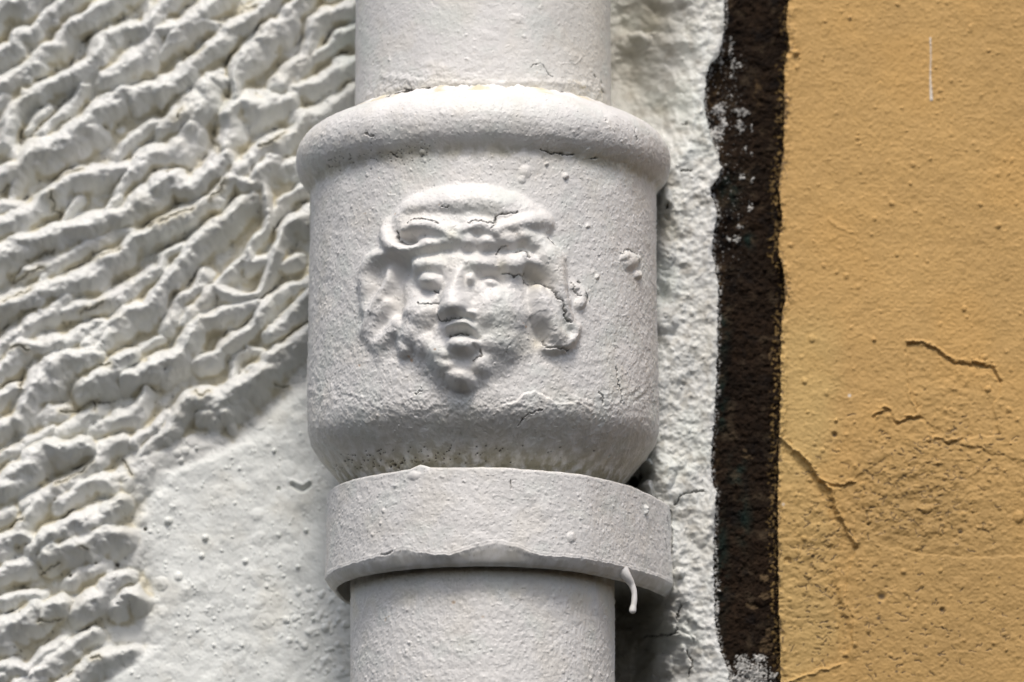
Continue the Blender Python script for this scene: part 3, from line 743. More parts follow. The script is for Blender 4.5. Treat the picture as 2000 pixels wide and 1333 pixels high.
rim = smooth(0.15, 0.4, fbm(PX, PY, 7, 3, 109) + 0.35 * smooth(-0.1, 0.3, fbm(PX * 0, PY, 60, 3, 108)) + 0.55 * smooth(13, -3, PX - ye[:, None]) - 0.32) * smooth(22, 8, PX - ye[:, None])
c = mixc(c, np.array([0.12, 0.08, 0.04]), rim * 0.8)
P[0, :, 1] += 0.08; P[-1, :, 1] += 0.08; P[:, -1, 1] += 0.08
o = grid_obj("yellow_house_wall", P, c, M_yellow)
tag(o, "ochre yellow painted house wall with crazed flaking patches at the right", "wall")

# ==================================================================== cast iron drainpipe
print("pipe")
AX = 943.0                      # axis position
# face and paint marks, modelled as a relief seen from the front
F = Raster(600, 150, 1290, 960, 1.0, warp=3.0, wsize=26, seed=6)


def Z(pts):
    return [(680 + a / 2.962, 340 + b / 2.962) for a, b in pts]


def fs(pts, w, h, mode='max', prof='dome', k=5, base=0.0):
    F.stroke(Z(pts), np.array(w) / 2.962, h, mode, prof, k, base)


def fb(x, y, rx, ry, h, rot=0.0, mode='max', prof='dome', k=5, base=0.0, p=0.75):
    F.blob(680 + x / 2.962, 340 + y / 2.962, rx / 2.962, ry / 2.962, h, rot, mode, prof, k, base, p=p)


# head mass
fb(670, 640, 370, 340, 18, p=0.8)
fb(660, 880, 330, 360, 18, 0.0, p=0.8)
fb(800, 860, 290, 330, 14, 0.0, p=1.0)
fb(620, 1040, 190, 220, 17, -0.45, p=0.8)
F.H = blur(F.H, 7, 2)
# cap
fs([(290, 300), (390, 225), (540, 180), (700, 168), (860, 182), (1000, 232), (1120, 300)], [56, 92, 100, 102, 100, 92, 56], [12, 22, 27, 28, 27, 22, 10], k=8)
fs([(360, 290), (520, 250), (720, 245), (900, 260), (1060, 290)], 110, [16, 22, 23, 22, 16], k=8)
fs([(350, 245), (480, 228), (600, 236), (720, 238), (850, 262)], [26, 34, 30, 30, 20], -7.0, 'add', 'gauss')
F.H = blur(F.H, 3, 2)
# rolled headband: left curl, centre, right roll
fs([(360, 330), (430, 305), (520, 312), (590, 350), (640, 380)], [46, 56, 60, 50, 36], 31)
fs([(255, 275), (240, 340), (275, 410), (360, 448), (460, 425), (570, 392)], [36, 52, 56, 48, 44, 36], [10, 25, 29, 29, 27, 22])
fb(375, 385, 46, 30, -16, 0.15, 'add', 'gauss')
fs([(690, 330), (745, 305), (820, 326), (850, 350)], [42, 56, 52, 36], 32)
fs([(835, 350), (930, 305), (1040, 278), (1140, 275)], [46, 66, 72, 50], [30, 34, 32, 16])
for x_, y_, rx_, ry_, h_ in [(600, 400, 70, 44, 27), (700, 395, 56, 52, 30), (800, 400, 66, 50, 31), (905, 385, 80, 56, 31), (1000, 360, 90, 60, 29), (500, 405, 90, 42, 27), (1060, 400, 60, 60, 25)]:
    fb(x_, y_, rx_, ry_, h_, 0.2, p=0.6)
fs([(560, 300), (650, 330), (700, 370)], 44, 25)
fs([(745, 400), (755, 440)], 16, -6, 'add', 'gauss'); fs([(650, 400), (640, 430)], 16, -5, 'add', 'gauss'); fs([(850, 390), (870, 430)], 14, -4, 'add', 'gauss')
fs([(300, 470), (420, 470), (520, 455), (640, 455), (760, 458), (860, 445)], [24, 22, 20, 18, 20, 16], -5, 'add', 'gauss')
# forehead and brow
fb(490, 530, 130, 62, 25, -0.05, p=0.6)
fb(740, 525, 130, 55, 25, 0.05, p=0.6)
fb(945, 525, 84, 74, 31, 0.2, p=0.6)
F.H = blur(F.H, 2, 2)
# cheeks
fb(440, 820, 118, 135, 29, 0.2, p=0.8); fb(400, 920, 100, 110, 24); fb(480, 980, 100, 100, 25)
fb(850, 800, 190, 190, 28, 0, p=0.8); fb(860, 950, 150, 150, 24, p=0.9)
F.H = blur(F.H, 2, 2)
fb(800, 915, 60, 70, -5, 0.3, 'add', 'gauss')
fs([(520, 850), (505, 930), (525, 1010)], 26, -7, 'add', 'gauss')
# eyes
fb(470, 640, 150, 74, -9, 0.1, 'add', 'gauss')
fb(500, 618, 74, 54, 30, 0.2, p=0.7)
fb(495, 672, 90, 22, -8, 0.15, 'add', 'gauss')
fs([(430, 585), (490, 565), (560, 590)], 12, -4, 'add', 'gauss')
fb(820, 610, 105, 62, -13, 0.1, 'add', 'gauss')
fb(826, 628, 60, 32, 18, 0.2, p=0.9)
fs([(760, 605), (800, 595), (850, 600), (885, 630)], 24, -6, 'add', 'gauss')
fb(714, 618, 32, 44, 31, 0.2)
fb(846, 716, 38, 42, 2.4, 0.2, 'add', 'dome', p=0.4)
fb(916, 650, 14, 13, 5, 0, 'add')
# nose
fs([(668, 550), (648, 620), (630, 700), (632, 770)], [36, 46, 66, 92], [25, 36, 48, 60], 'max', 'dome', 5)
fb(632, 790, 90, 74, 62, 0, p=0.6)
fb(562, 812, 34, 34, 40); fb(708, 815, 42, 34, 40)
fb(640, 868, 96, 16, -8, 0, 'add', 'gauss')
fs([(548, 720), (538, 800), (556, 850)], 16, -7, 'add', 'gauss')
# chin and jaw
fb(600, 1090, 160, 112, 32, 0.75, p=0.8)
fb(560, 1050, 150, 96, 29, 0.6, p=0.8)
fb(655, 1180, 96, 76, 38, 0.4, p=0.8)
fb(760, 1100, 90, 80, 22, -0.5, p=1.0)
# mouth
fs([(595, 900), (640, 885), (690, 882), (725, 905)], [28, 40, 40, 30], [38, 46, 46, 36])
fs([(600, 945), (650, 936), (700, 933), (760, 955)], 11, -13, 'add', 'gauss')
fb(662, 1003, 96, 72, 50, 0.05, p=0.7)
fb(735, 990, 34, 40, 40)
fb(620, 1085, 110, 22, -7, 0.15, 'add', 'gauss')
fb(690, 1120, 20, 14, 3, 0, 'add')
# left hair
fs([(250, 450), (150, 505), (112, 600), (108, 700), (100, 800)], [40, 56, 44, 34, 26], [19, 20, 17, 13, 8])
fs([(262, 550), (250, 620), (190, 730), (120, 850), (90, 930)], [26, 28, 28, 28, 22], [17, 19, 19, 16, 9])
fs([(240, 750), (200, 800), (150, 900), (140, 980)], [34, 36, 34, 26], [13, 14, 12, 8])
fs([(300, 880), (240, 930), (190, 990), (180, 1060)], [50, 50, 46, 30], [13, 13, 12, 6])
fs([(300, 860), (330, 930), (340, 1010)], 50, 15)
fb(325, 540, 60, 56, -16, 0, 'add', 'gauss'); fs([(300, 590), (305, 700), (290, 800)], 32, -7, 'add', 'gauss')
fb(160, 560, 30, 50, -5, 0.3, 'add', 'gauss'); fb(195, 860, 22, 44, -6, 0.5, 'add', 'gauss'); fb(190, 1040, 34, 34, -5, 0, 'add', 'gauss')
# right hair
fs([(1090, 400), (1135, 470), (1175, 570), (1195, 680), (1230, 800), (1275, 880)], [60, 84, 80, 68, 54, 44], [20, 27, 30, 29, 25, 18])
fs([(1000, 480), (1060, 520), (1100, 560)], [50, 60, 50], [24, 24, 18])
fs([(1015, 560), (1070, 590), (1140, 645)], [26, 42, 22], -17, 'add', 'gauss')
fs([(1085, 665), (1105, 740), (1130, 830), (1190, 930), (1240, 975)], [40, 66, 86, 74, 44], [25, 30, 30, 25, 18])
fs([(1160, 680), (1195, 770), (1240, 860)], 9, -8, 'add', 'gauss')
fs([(1060, 840), (1100, 900), (1130, 950)], [24, 30, 18], -8, 'add', 'gauss')
fs([(1130, 1000), (1215, 1003), (1275, 960), (1305, 890)], [26, 36, 40, 34], [10, 19, 22, 14])
fs([(1150, 400), (1190, 440), (1230, 480)], 30, 10)
fs([(1300, 640), (1345, 690), (1335, 755)], [26, 34, 30], 6)
HB = blur(F.H, 6, 2)
zx, zy = (F.X - 680) * 2.962, (F.Y - 340) * 2.962
side_ = smooth(340, 240, zx) * smooth(420, 520, zy) + 0.7 * smooth(1050, 1120, zx) * smooth(380, 460, zy)
F.H = F.H * (1 - 0.75 * side_) + HB * 0.75 * side_
F.H -= 4 * np.exp(-(((zx - 1085) / 45) ** 2 + ((zy - 900) / 70) ** 2)) + 6 * np.exp(-(((zx - 330) / 60) ** 2 + ((zy - 545) / 60) ** 2))
F.H += 13 * np.exp(-(((zx - 690) / 430) ** 2 + ((zy - 640) / 470) ** 2) ** 1.5) * smooth(0, 8, HB)
HB = blur(F.H, 4, 2)
F.H = blur(0.52 * F.H + 0.48 * HB, 2, 2)
facemask = (F.H > 1.4).astype(float)
facemask = np.maximum(facemask, (blur(F.H, 5) > 1.2))
inface = smooth(0.5, 4, F.H)
F.H += inface * (1.2 * fbm(F.X, F.Y, 17, 3, 7) + 0.45 * fbm(F.X, F.Y, 7, 2, 8) + 1.8 * fbm(F.X, F.Y, 34, 2, 4))
F.H += 2.4 * np.exp(-(((F.X - 790) / 60) ** 2 + ((F.Y - 670) / 50) ** 2)) * fbm(F.X, F.Y, 13, 3, 9)
# paint lumps and sags
F.blob(1222, 502, 12, 12, 7, 0.5, 'max', p=0.9); F.blob(1244, 537, 9, 10, 7, 0, 'max', p=0.9); F.blob(1232, 512, 17, 19, 8, 0.6, 'max', k=3, p=1.1); F.blob(1242, 505, 9, 8, 6.5, 0, 'max')
for cx, cy, rx, ry, h in [(1105, 345, 7, 7, 7), (1025, 335, 14, 14, 5), (1020, 350, 9, 8, 4), (1130, 590, 13, 16, 5), (1120, 560, 11, 8, 4), (1166, 540, 6, 6, 4), (825, 297, 8, 7, 5), (1125, 780, 20, 8, 3), (700, 560, 5, 6, 3), (1068, 320, 5, 4, 5), (1148, 440, 5, 4, 2)]:
    F.blob(cx, cy, rx, ry, h * 0.85, 0.4, 'add', p=1.1)
sagm = smooth(-2.5, 2.5, F.Y - np.interp(F.X, [940, 985, 1010, 1022, 1045, 1068, 1085, 1105, 1130, 1150, 1180], [800, 790, 782, 768, 763, 775, 786, 788, 785, 796, 800]) - 2 * fbm(F.X, F.Y, 12, 2, 2)) * smooth(860, 790, F.Y) * smooth(945, 1000, F.X) * smooth(1175, 1120, F.X)
F.H += 3.2 * sagm
band = np.exp(-((F.Y - 790 + 0.0002 * (F.X - 943) ** 2) / 26) ** 2)
F.H += band * 2.2 * fbm(F.X, F.Y, 11, 4, 15)
# cracks
fc = F.layer('crack'); fy = F.layer('stain'); fr = F.layer('rust')
wander(F)
for pts, w in [([(380, 300), (420, 270), (480, 272), (550, 300)], 1.6), ([(700, 290), (750, 280), (800, 292), (840, 280), (880, 245), (960, 232)], 2.0), ([(845, 285), (820, 335)], 1.3), ([(310, 335), (320, 380), (370, 408), (425, 400)], 2.2),
               ([(850, 470), (870, 440), (900, 430)], 1.6), ([(960, 452), (1010, 455), (1020, 490)], 2.2), ([(890, 575), (950, 592), (1010, 575)], 2.0), ([(1075, 628), (1110, 630), (1150, 665), (1185, 720), (1215, 790), (1235, 850), (1262, 862)], 2.4), ([(1010, 590), (1020, 625), (1035, 640)], 1.6),
               ([(440, 750), (480, 765), (520, 755), (545, 765)], 1.4), ([(520, 680), (545, 695)], 1.6), ([(540, 780), (545, 830), (570, 855), (680, 850)], 1.7), ([(600, 945), (650, 935), (692, 930)], 2.0), ([(765, 1020), (760, 1060), (730, 1088)], 2.0),
               ([(1115, 960), (1140, 1000), (1200, 1005), (1262, 1022)], 2.2), ([(1285, 620), (1300, 660), (1335, 700)], 1.2), ([(1330, 620), (1350, 625)], 1.2), ([(1365, 680), (1385, 740)], 1.2), ([(1150, 370), (1170, 400), (1190, 415)], 1.4), ([(905, 1040), (912, 1010), (930, 985)], 0.7),
               ([(390, 1270), (435, 1248)], 1.0), ([(560, 205), (600, 200)], 0.9)]:
    F.stroke(Z(pts), w * 1.0, -4.5, 'add', 'line'); F.stroke(Z(pts), w * 0.85, 0.7, 'set', 'line', F=fc)
for pts, w in [([(1055, 292), (1080, 300), (1100, 302), (1120, 304)], 2.3), ([(1155, 308), (1165, 310)], 2.5), ([(1010, 830), (1030, 810), (1060, 800)], 1.3), ([(1205, 720), (1210, 760), (1215, 790)], 1.4), ([(1172, 765), (1180, 790)], 1.4), ([(760, 300), (775, 306)], 2), ([(715, 262), (730, 266)], 1.4), ([(1240, 250), (1245, 275)], 1.3), ([(1212, 495), (1230, 488), (1246, 500)], 1.3)]:
    F.stroke(pts, w, -4, 'add', 'line'); F.stroke(pts, w * 0.85, 0.75, 'set', 'line', F=fc)
F.WX, F.WY = F.X, F.Y
for x, y, r_ in [(1020, 878, 9), (1000, 862, 5), (370, 1070, 12), (360, 1050, 8), (530, 1025, 8), (288, 230, 8), (65, 1105, 8), (550, 190, 4)]:
    F.blob(680 + x / 2.962, 340 + y / 2.962, r_ / 2.962, r_ / 2.962, 1.0, 0, 'set', F=fr)
for x, y in [(620, 362), (1070, 640), (1090, 970), (880, 540)]:
    F.blob(680 + x / 2.962, 340 + y / 2.962, 12, 16, 0.5, 0, 'set', 'gauss', F=fy)
# pinholes near creases
r = np.random.RandomState(5)
for i in range(150):
    x = 760 + r.randn() * 150; y = 905 - 12 * r.rand() ** 1.2 * 3 + 0.0002 * (x - 943) ** 2
    if x < 650 or x > 1200:
        continue
    rr = r.uniform(0.9, 2.1); F.blob(x, y, rr, rr, -3, 0, 'add'); F.blob(x, y, rr, rr, 1, 0, 'set', F=fc)
for x, y, rr in [(770, 908, 4.5), (762, 911, 3.5), (785, 904, 3), (790, 900, 2.5), (778, 914, 2.5)]:
    F.blob(x, y, rr, rr, -5, 0, 'add'); F.blob(x, y, rr * 0.9, rr * 0.9, 1, 0, 'set', F=fc)
r = np.random.RandomState(15)
for i in range(90):
    x = 640 + r.rand() * 200; y = 300 + 34 * ((943 - x) / 340.) ** 4 + r.randn() * 9
    rr = r.uniform(0.8, 1.7); F.blob(x, y, rr, rr, -2.5, 0, 'add'); F.blob(x, y, rr, rr, 0.9, 0, 'set', F=fc)


def theta_grid(r_unit, step, back=28):
    a = 100
    st = math.degrees(step / r_unit)
    return np.radians(graded((-180, -a, 5), (-a, a, st), (a, 180, 5)))


def revolve(zp, rad, th, extra_h=None, sx=0.0):
    """zp (n), rad (n), th (m) -> points; extra_h (n,m) is radial; th=0 faces the street"""
    ZP, TH = np.meshgrid(zp, th, indexing='ij')
    R = np.repeat(rad[:, None], len(th), 1)
    if extra_h is not None:
        R = R + extra_h
    x = AX + R * np.sin(TH); y = -R * np.cos(TH)
    z = -(ZP - CY) / CE
    return np.stack([(x - CX), y, z], -1) * S, ZP, TH


def surf_noise(A, zp, seed, amp=1.0):
    """orange peel, brush marks, grit of thick gloss paint on cast iron"""
    h = 0.9 * fbm(A, zp, 30, 3, seed) + 0.6 * fbm(A, zp, 9, 2, seed + 3) + 0.35 * fbm(A * 1.8, zp * 0.5, 6, 2, seed + 6)
    pim = fbm(A, zp, 11, 2, seed + 9)
    h += 1.4 * smooth(0.35, 0.7, pim) * smooth(-0.2, 0.4, fbm(A, zp, 80, 2, seed + 12))
    h += 0.7 * fbm(A, zp, 17, 2, seed + 15) + 0.9 * smooth(0.25, 0.6, fbm(A, zp, 5.5, 2, seed + 21)) - 0.8 * smooth(0.3, 0.6, fbm(A, zp, 6.5, 2, seed + 24))
    return h * amp


def patina(c, A, Zz, seed, grime=0.0):
    c = c * (1 + 0.035 * fbm(A, Zz, 55, 4, seed) + 0.02 * fbm(A, Zz, 9, 2, seed + 4))[..., None]
    warm = smooth(-0.05, 0.45, fbm(A, Zz, 85, 3, seed + 8))
    c = mixc(c, np.array([0.72, 0.665, 0.56]), warm * 0.25)
    cool = smooth(0.05, 0.5, fbm(A, Zz, 70, 3, seed + 12))
    c = mixc(c, np.array([0.64, 0.68, 0.64]), cool * 0.35)
    sp = smooth(0.52, 0.62, fbm(A, Zz, 5, 2, seed + 16)) * smooth(-0.1, 0.4, fbm(A, Zz, 60, 2, seed + 18))
    c = mixc(c, np.array([0.20, 0.18, 0.15]), sp * 0.55)
    rst = smooth(0.55, 0.66, fbm(A, Zz, 8, 2, seed + 20)) * smooth(0.15, 0.4, fbm(A, Zz, 90, 2, seed + 22))
    c = mixc(c, np.array([0.48, 0.29, 0.12]), rst * 0.4)
    g = np.clip(grime, 0, 1) * smooth(-0.5, 0.3, fbm(A, Zz, 24, 4, seed + 24))
    return mixc(c, np.array([0.38, 0.35, 0.26]), g)


pipe = thing("drainpipe", "white painted cast iron drainpipe with a face in relief on its collar", "drainpipe", (0, 0, -0.2))
pl = np.array(pipe.location)

# ---- socket collar
prof = np.array([(236, 200), (228, 246), (225, 256), (224, 272), (228, 298), (236, 320), (249, 342), (268, 358), (290, 366.5), (312, 367.5), (332, 363.5), (345, 357), (356, 348.5), (364, 342), (373, 339), (385, 338.5),
                 (430, 339), (560, 340), (700, 341.5), (790, 342), (832, 341.5), (852, 339.5), (868, 334.5), (883, 326), (898, 315), (914, 302), (931, 288), (949, 275), (968, 263), (985, 257), (1010, 254)], float)
prof[:, 0] += np.interp(prof[:, 0], [225, 250, 300, 345, 385, 600, 820, 970], [19, 19, 12, 7, 4, 0, 0, -4])
sp = spline(prof, 10)
seg = np.concatenate([[0], np.cumsum(np.hypot(*np.diff(sp, axis=0).T))])
n = int(seg[-1] / 1.45)
tt = np.linspace(0, seg[-1], n)
zp = np.interp(tt, seg, sp[:, 0]); rad = np.interp(tt, seg, sp[:, 1])
th = theta_grid(340, 1.45)
A = np.repeat(th[None] * 340, n, 0); ZZ = np.repeat(tt[:, None], len(th), 1)
R0 = rad[:, None]; THm = th[None]
fxp = AX + R0 * np.sin(THm); fyp = zp[:, None] - R0 * np.cos(THm) * SE
YY = -R0 * np.cos(THm) * CE - (zp[:, None] - CY) * SE
mg = DIST / (DIST + YY)
fxp = CX + (fxp - CX) * mg; fyp = CY + (fyp - CY) * mg
front = smooth(88, 76, np.abs(np.degrees(THm))) * np.ones_like(fxp)
hh = surf_noise(A, ZZ, 200, 1.0) + 3.2 * fbm(A, ZZ, 120, 3, 240)
K = Raster(-620, 0, 620, float(seg[-1]), 1.4)
K.specks(420, (-600, 0, 600, seg[-1]), 1.4, 4.6, 0.6, 2.6, 31)
K.specks(140, (-600, 0, 600, seg[-1]), 1.5, 3.5, -3, -1, 32)
kn = Raster(-620, 0, 620, float(seg[-1]), 1.4); kn.specks(120, (-600, 0, 600, seg[-1]), 1.5, 2.6, 1, 1.2, 34)
hh += K.sample(K.H, A, ZZ)
fyp = fyp - 5.0 * np.exp(-(((fxp - 915) / 230) ** 2 + ((fyp - 570) / 230) ** 2) ** 2)
fh = F.sample(F.H, fxp, fyp) * 1.12
hh += fh * front
# the rougher underside
hh += 1.3 * fbm(A, ZZ, 13, 3, 250) * smooth(380, 800, zp)[:, None] * 0.8
P, ZP, TH = revolve(zp, rad, th, hh)
N = grid_normals(P)
fcv = F.sample(fc, fxp, fyp) * front; frv = F.sample(fr, fxp, fyp) * front; fyv = F.sample(fy, fxp, fyp) * front
c = np.ones(P.shape) * WHITE
c *= (1 + 0.025 * fbm(A, ZZ, 70, 3, 260) + 0.02 * fbm(A, ZZ, 15, 3, 261))[..., None]
gr = smooth(0.05, 0.5, fbm(A, ZZ, 110, 3, 262))
c = mixc(c, np.array([0.69, 0.72, 0.665]), gr * 0.35)
c = mixc(c, np.array([0.70, 0.64, 0.48]), np.clip(fyv + 0.55 * np.exp(-((fyp - 905) / 14) ** 2) * smooth(-0.3, 0.5, fbm(A, ZZ, 50, 3, 263)) * (zp > 700)[:, None]
     + 0.5 * np.exp(-((zp[:, None] - 372) / 14) ** 2) * smooth(-0.1, 0.5, fbm(A, ZZ, 60, 3, 264)), 0, 1))
c = mixc(c, np.array([0.60, 0.56, 0.42]), 0.6 * np.exp(-((tt[:, None] - seg[np.searchsorted(sp[:, 0][40:], 228)]) / 40) ** 2) * 0)
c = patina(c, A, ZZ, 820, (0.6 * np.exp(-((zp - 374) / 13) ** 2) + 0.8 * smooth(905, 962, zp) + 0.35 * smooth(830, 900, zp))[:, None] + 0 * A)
c = mixc(c, RUST, np.clip(frv, 0, 1) * 0.7)
c = mixc(c, np.array([0.16, 0.14, 0.11]), np.clip(K.sample(kn.H, A, ZZ), 0, 1) * 0.6)
c = mixc(c, GRIME, np.clip(fcv, 0, 1))
zf = 0.5 * (zp[1:] + zp[:-1])[:, None] * np.ones((1, len(th) - 1))
rimi = np.zeros((n - 1, len(th) - 1), bool)
rimi[:int(np.argmin(np.abs(tt - np.interp(366, zp[int(n * 0.1):], tt[int(n * 0.1):]))))] = True
fm = F.sample(facemask.astype(float), 0.5 * (fxp[1:, 1:] + fxp[:-1, :-1]), 0.5 * (fyp[1:, 1:] + fyp[:-1, :-1])) > 0.5
fm &= (front[1:, 1:] > 0.5) & ~rimi & (fyp[1:, 1:] > 350) & (fyp[1:, 1:] < 775) & (fxp[1:, 1:] < 1150) & (fxp[1:, 1:] > 690)
socket = grid_obj("socket", P - pl, c, M_iron, pipe, mask=~fm & ~rimi, normals=N)
rimo = grid_obj("rim", P - pl, c, M_iron, socket, mask=rimi, normals=N)
face = grid_obj("face_relief", P - pl, c, M_iron, socket, mask=fm, normals=N)
face['label'] = "cast face with curly hair and cap, blurred by thick white paint"

# ---- upper length of pipe
zp = graded((-420, -60, 12), (-60, 256, 1.45), (256, 340, 8)); th = theta_grid(252, 1.45)
A = np.repeat(th[None] * 252, len(zp), 0); ZZ = np.repeat(zp[:, None], len(th), 1)
hh = surf_noise(A, ZZ, 300, 0.7) + 1.2 * fbm(A, ZZ, 120, 2, 340)
Uq = Raster(-420, -80, 420, 258, 1.0)
Uq.specks(110, (-400, -60, 400, 240), 1.4, 4, 0.5, 2.4, 41)
Uq.specks(60, (-400, -60, 400, 240), 1.2, 3, -2.5, -1, 42)
uc = Uq.layer('crack'); us = Uq.layer('stain')
# wrinkled paint just above the socket; coordinates are arc length from the front and height
def U_(px, py):
    s_ = np.clip((np.asarray(px, float) - AX) / 252, -0.999, 0.999); t_ = np.arcsin(s_)
    return np.stack([t_ * 252, 666.5 + (np.asarray(py, float) - 666.5) / 1.02 + 252 * np.cos(t_) * SE], -1)
wr = np.exp(-(((Uq.X + 150) / 110) ** 2)) * smooth(175, 215, Uq.Y) + 0.7 * smooth(150, 220, Uq.Y) * smooth(120, 240, Uq.X) * smooth(330, 280, Uq.X) + 0.25 * smooth(60, 220, Uq.Y)
Uq.H += wr * (3.2 * fbm(Uq.X, Uq.Y * 1.4, 16, 4, 44) + 1.2 * fbm(Uq.X + Uq.Y, Uq.Y - Uq.X, 5, 2, 45))
wander(Uq)
for cx, cy, rx, ry, h in [(1010, 32, 18, 10, 3.5), (1115, 102, 26, 14, 3), (1050, 120, 14, 12, 4), (1055, 140, 16, 12, 4), (840, 122, 16, 8, 3), (865, 130, 10, 10, 3), (762, 108, 5, 5, 4), (1095, 60, 10, 20, 2), (950, 65, 30, 12, 1.6), (912, 113, 7, 5, 4)]:
    a, b = U_(cx, cy); Uq.blob(a, b, rx, ry, h * 0.55, 0.3, 'add', p=1.2)
for pts, w, d in [([(1038, 126), (1048, 120), (1060, 122), (1068, 138), (1080, 147)], 1.0, -2.5), ([(790, 168), (805, 172), (840, 170)], 2.6, -4), ([(876, 170), (890, 171)], 2.5, -4), ([(1173, 135), (1175, 155)], 2.6, -5), ([(1175, 165), (1180, 172)], 3, -5), ([(915, 168), (935, 169)], 2.2, -3), ([(1160, 136), (1164, 140)], 2, -3), ([(1090, 118), (1120, 116), (1135, 105)], 1.5, 1.2)]:
    q = U_(*np.array(pts).T); Uq.stroke(q, w, d, 'add', 'line')
    if d < 0:
        Uq.stroke(q, w * 0.9, 0.85, 'set', 'line', F=uc)
q = U_([745, 800, 860, 960, 1060, 1140], [140, 150, 158, 160, 156, 160]); Uq.stroke(q, 7, 2.2, 'add', 'gauss')
for cx, cy, rr in [(1120, 155, 14), (1140, 165, 14), (770, 185, 30), (830, 180, 26), (920, 172, 26), (1175, 170, 8)]:
    a, b = U_(cx, cy); Uq.blob(a, b, rr * 1.5, rr * 0.5, 0.9, 0, 'set', 'gauss', F=us)
inx = (ZZ < 257) & (ZZ > -80)
hh += Uq.sample(Uq.H, A, ZZ) * inx
rad = 252 + 5.0 * smooth(236, 256, zp)
P, ZP, TH = revolve(zp, rad, th, hh)
c = np.ones(P.shape) * WHITE * 1.02
c *= (1 + 0.03 * fbm(A, ZZ, 70, 3, 360))[..., None]
c = mixc(c, np.array([0.68, 0.73, 0.66]), smooth(0.0, 0.5, fbm(A, ZZ, 120, 3, 362)) * 0.35 * smooth(150, -50, A))
c = mixc(c, np.array([0.75, 0.72, 0.62]), smooth(0, 300, A) * 0.5)
c = patina(c, A, ZZ, 850, 0.6 * smooth(195, 240, ZZ))
sv = np.clip(Uq.sample(us, A, ZZ) * smooth(-0.2, 0.4, fbm(A, ZZ, 14, 3, 364)) * inx, 0, 1)
c = mixc(c, np.array([0.58, 0.49, 0.28]), sv * 0.7)
c = mixc(c, GRIME, np.clip(Uq.sample(uc, A, ZZ) * inx, 0, 1))
grid_obj("upper_pipe", P - pl, c, M_iron, pipe)

# torn paint and caulk bridging pipe and socket rim
th2 = np.radians(graded((-88, 88, 0.33)))
tv = np.linspace(0, 1, 16)
A2 = th2[None] * 256 * np.ones((16, 1)); T2 = tv[:, None] * np.ones_like(A2)
rag = 7 + 9 * fbm(A2, A2 * 0, 30, 4, 401) + 3 * fbm(A2, A2 * 0, 8, 2, 402)
rr_ = np.where(T2 < 0.03, 252.0, 256.0) + 36 * T2
zz_ = 233.0 - rag * (1 - T2) + 13.5 * T2
bulge = np.sin(T2 * np.pi) * (3.0 + 2.5 * fbm(A2, T2 * 40, 14, 3, 403))
x = AX + (rr_ + bulge) * np.sin(th2)[None]; y = -(rr_ + bulge) * np.cos(th2)[None]
P2 = np.stack([x - CX, y, -(zz_ - CY) / CE], -1) * S
c2 = np.ones(P2.shape) * WHITE * 1.04
c2 = mixc(c2, np.array([0.62, 0.54, 0.33]), smooth(0.0, 0.45, fbm(A2, T2 * 30, 45, 3, 404)) * 0.75)
gap = smooth(0.16, 0.3, fbm(A2, A2 * 0 + T2 * 6, 34, 3, 405)) * (T2 < 0.2)
pxa = AX + 254 * np.sin(th2)[None] * np.ones((16, 1))
g2 = (np.exp(-((pxa - 782) / 16) ** 2) * np.exp(-((T2 - 0.45 + (pxa - 782) * 0.012) / 0.16) ** 2) + np.exp(-((pxa - 800) / 9) ** 2) * (T2 < 0.35) * 0.8
      + np.exp(-((pxa - 1093) / 14) ** 2) * np.exp(-((T2 - 0.12 + (pxa - 1093) * 0.01) / 0.1) ** 2))
c2 = mixc(c2, GRIME, np.clip(gap * 0.8 + smooth(0.4, 0.75, g2), 0, 1))
P2[..., 1] += smooth(0.4, 0.8, g2) * 6 * S
caulk = grid_obj("joint_sealant", P2 - pl, c2, M_iron, pipe)
caulk['label'] = "torn yellowed paint film around the top of the collar"

# ---- lower length
zp = graded((950, 1120, 4), (1120, 1470, 1.45), (1470, 1800, 12)); th = theta_grid(256, 1.45)
A = np.repeat(th[None] * 256, len(zp), 0); ZZ = np.repeat(zp[:, None], len(th), 1)
Lq = Raster(-420, 1100, 420, 1480, 1.2)
Lq.specks(380, (-400, 1110, 400, 1470), 1.4, 4.6, 0.6, 2.6, 51)
lr = Lq.layer('rust')
Lq.blob(-54, 1212, 5, 4, 1, 0, 'set', F=lr); Lq.blob(2, 1240, 4, 2.5, 0.7, 0, 'set', F=lr); Lq.blob(-205, 1232, 3, 6, 0.9, 0.4, 'set', F=lr)
hh = surf_noise(A, ZZ, 500, 1.0) + 1.0 * fbm(A * 1.5, ZZ * 0.8, 14, 3, 520) + Lq.sample(Lq.H, A, ZZ) * (ZZ > 1105) * (ZZ < 1475)
P, ZP, TH = revolve(zp, np.full(len(zp), 255.0), th, hh)
c = np.ones(P.shape) * WHITE
c *= (1 + 0.03 * fbm(A, ZZ, 50, 3, 560) + 0.02 * fbm(A, ZZ, 12, 3, 561))[..., None]
c = mixc(c, np.array([0.72, 0.67, 0.53]), np.exp(-((ZZ - 1195) / 22) ** 2) * 0.5 * smooth(-0.3, 0.4, fbm(A, ZZ, 60, 2, 562)))
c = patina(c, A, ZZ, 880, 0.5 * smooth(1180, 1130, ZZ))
c = mixc(c, np.array([0.45, 0.26, 0.10]), np.clip(Lq.sample(lr, A, ZZ), 0, 1) * 0.6)
grid_obj("lower_pipe", P - pl, c, M_iron, pipe)

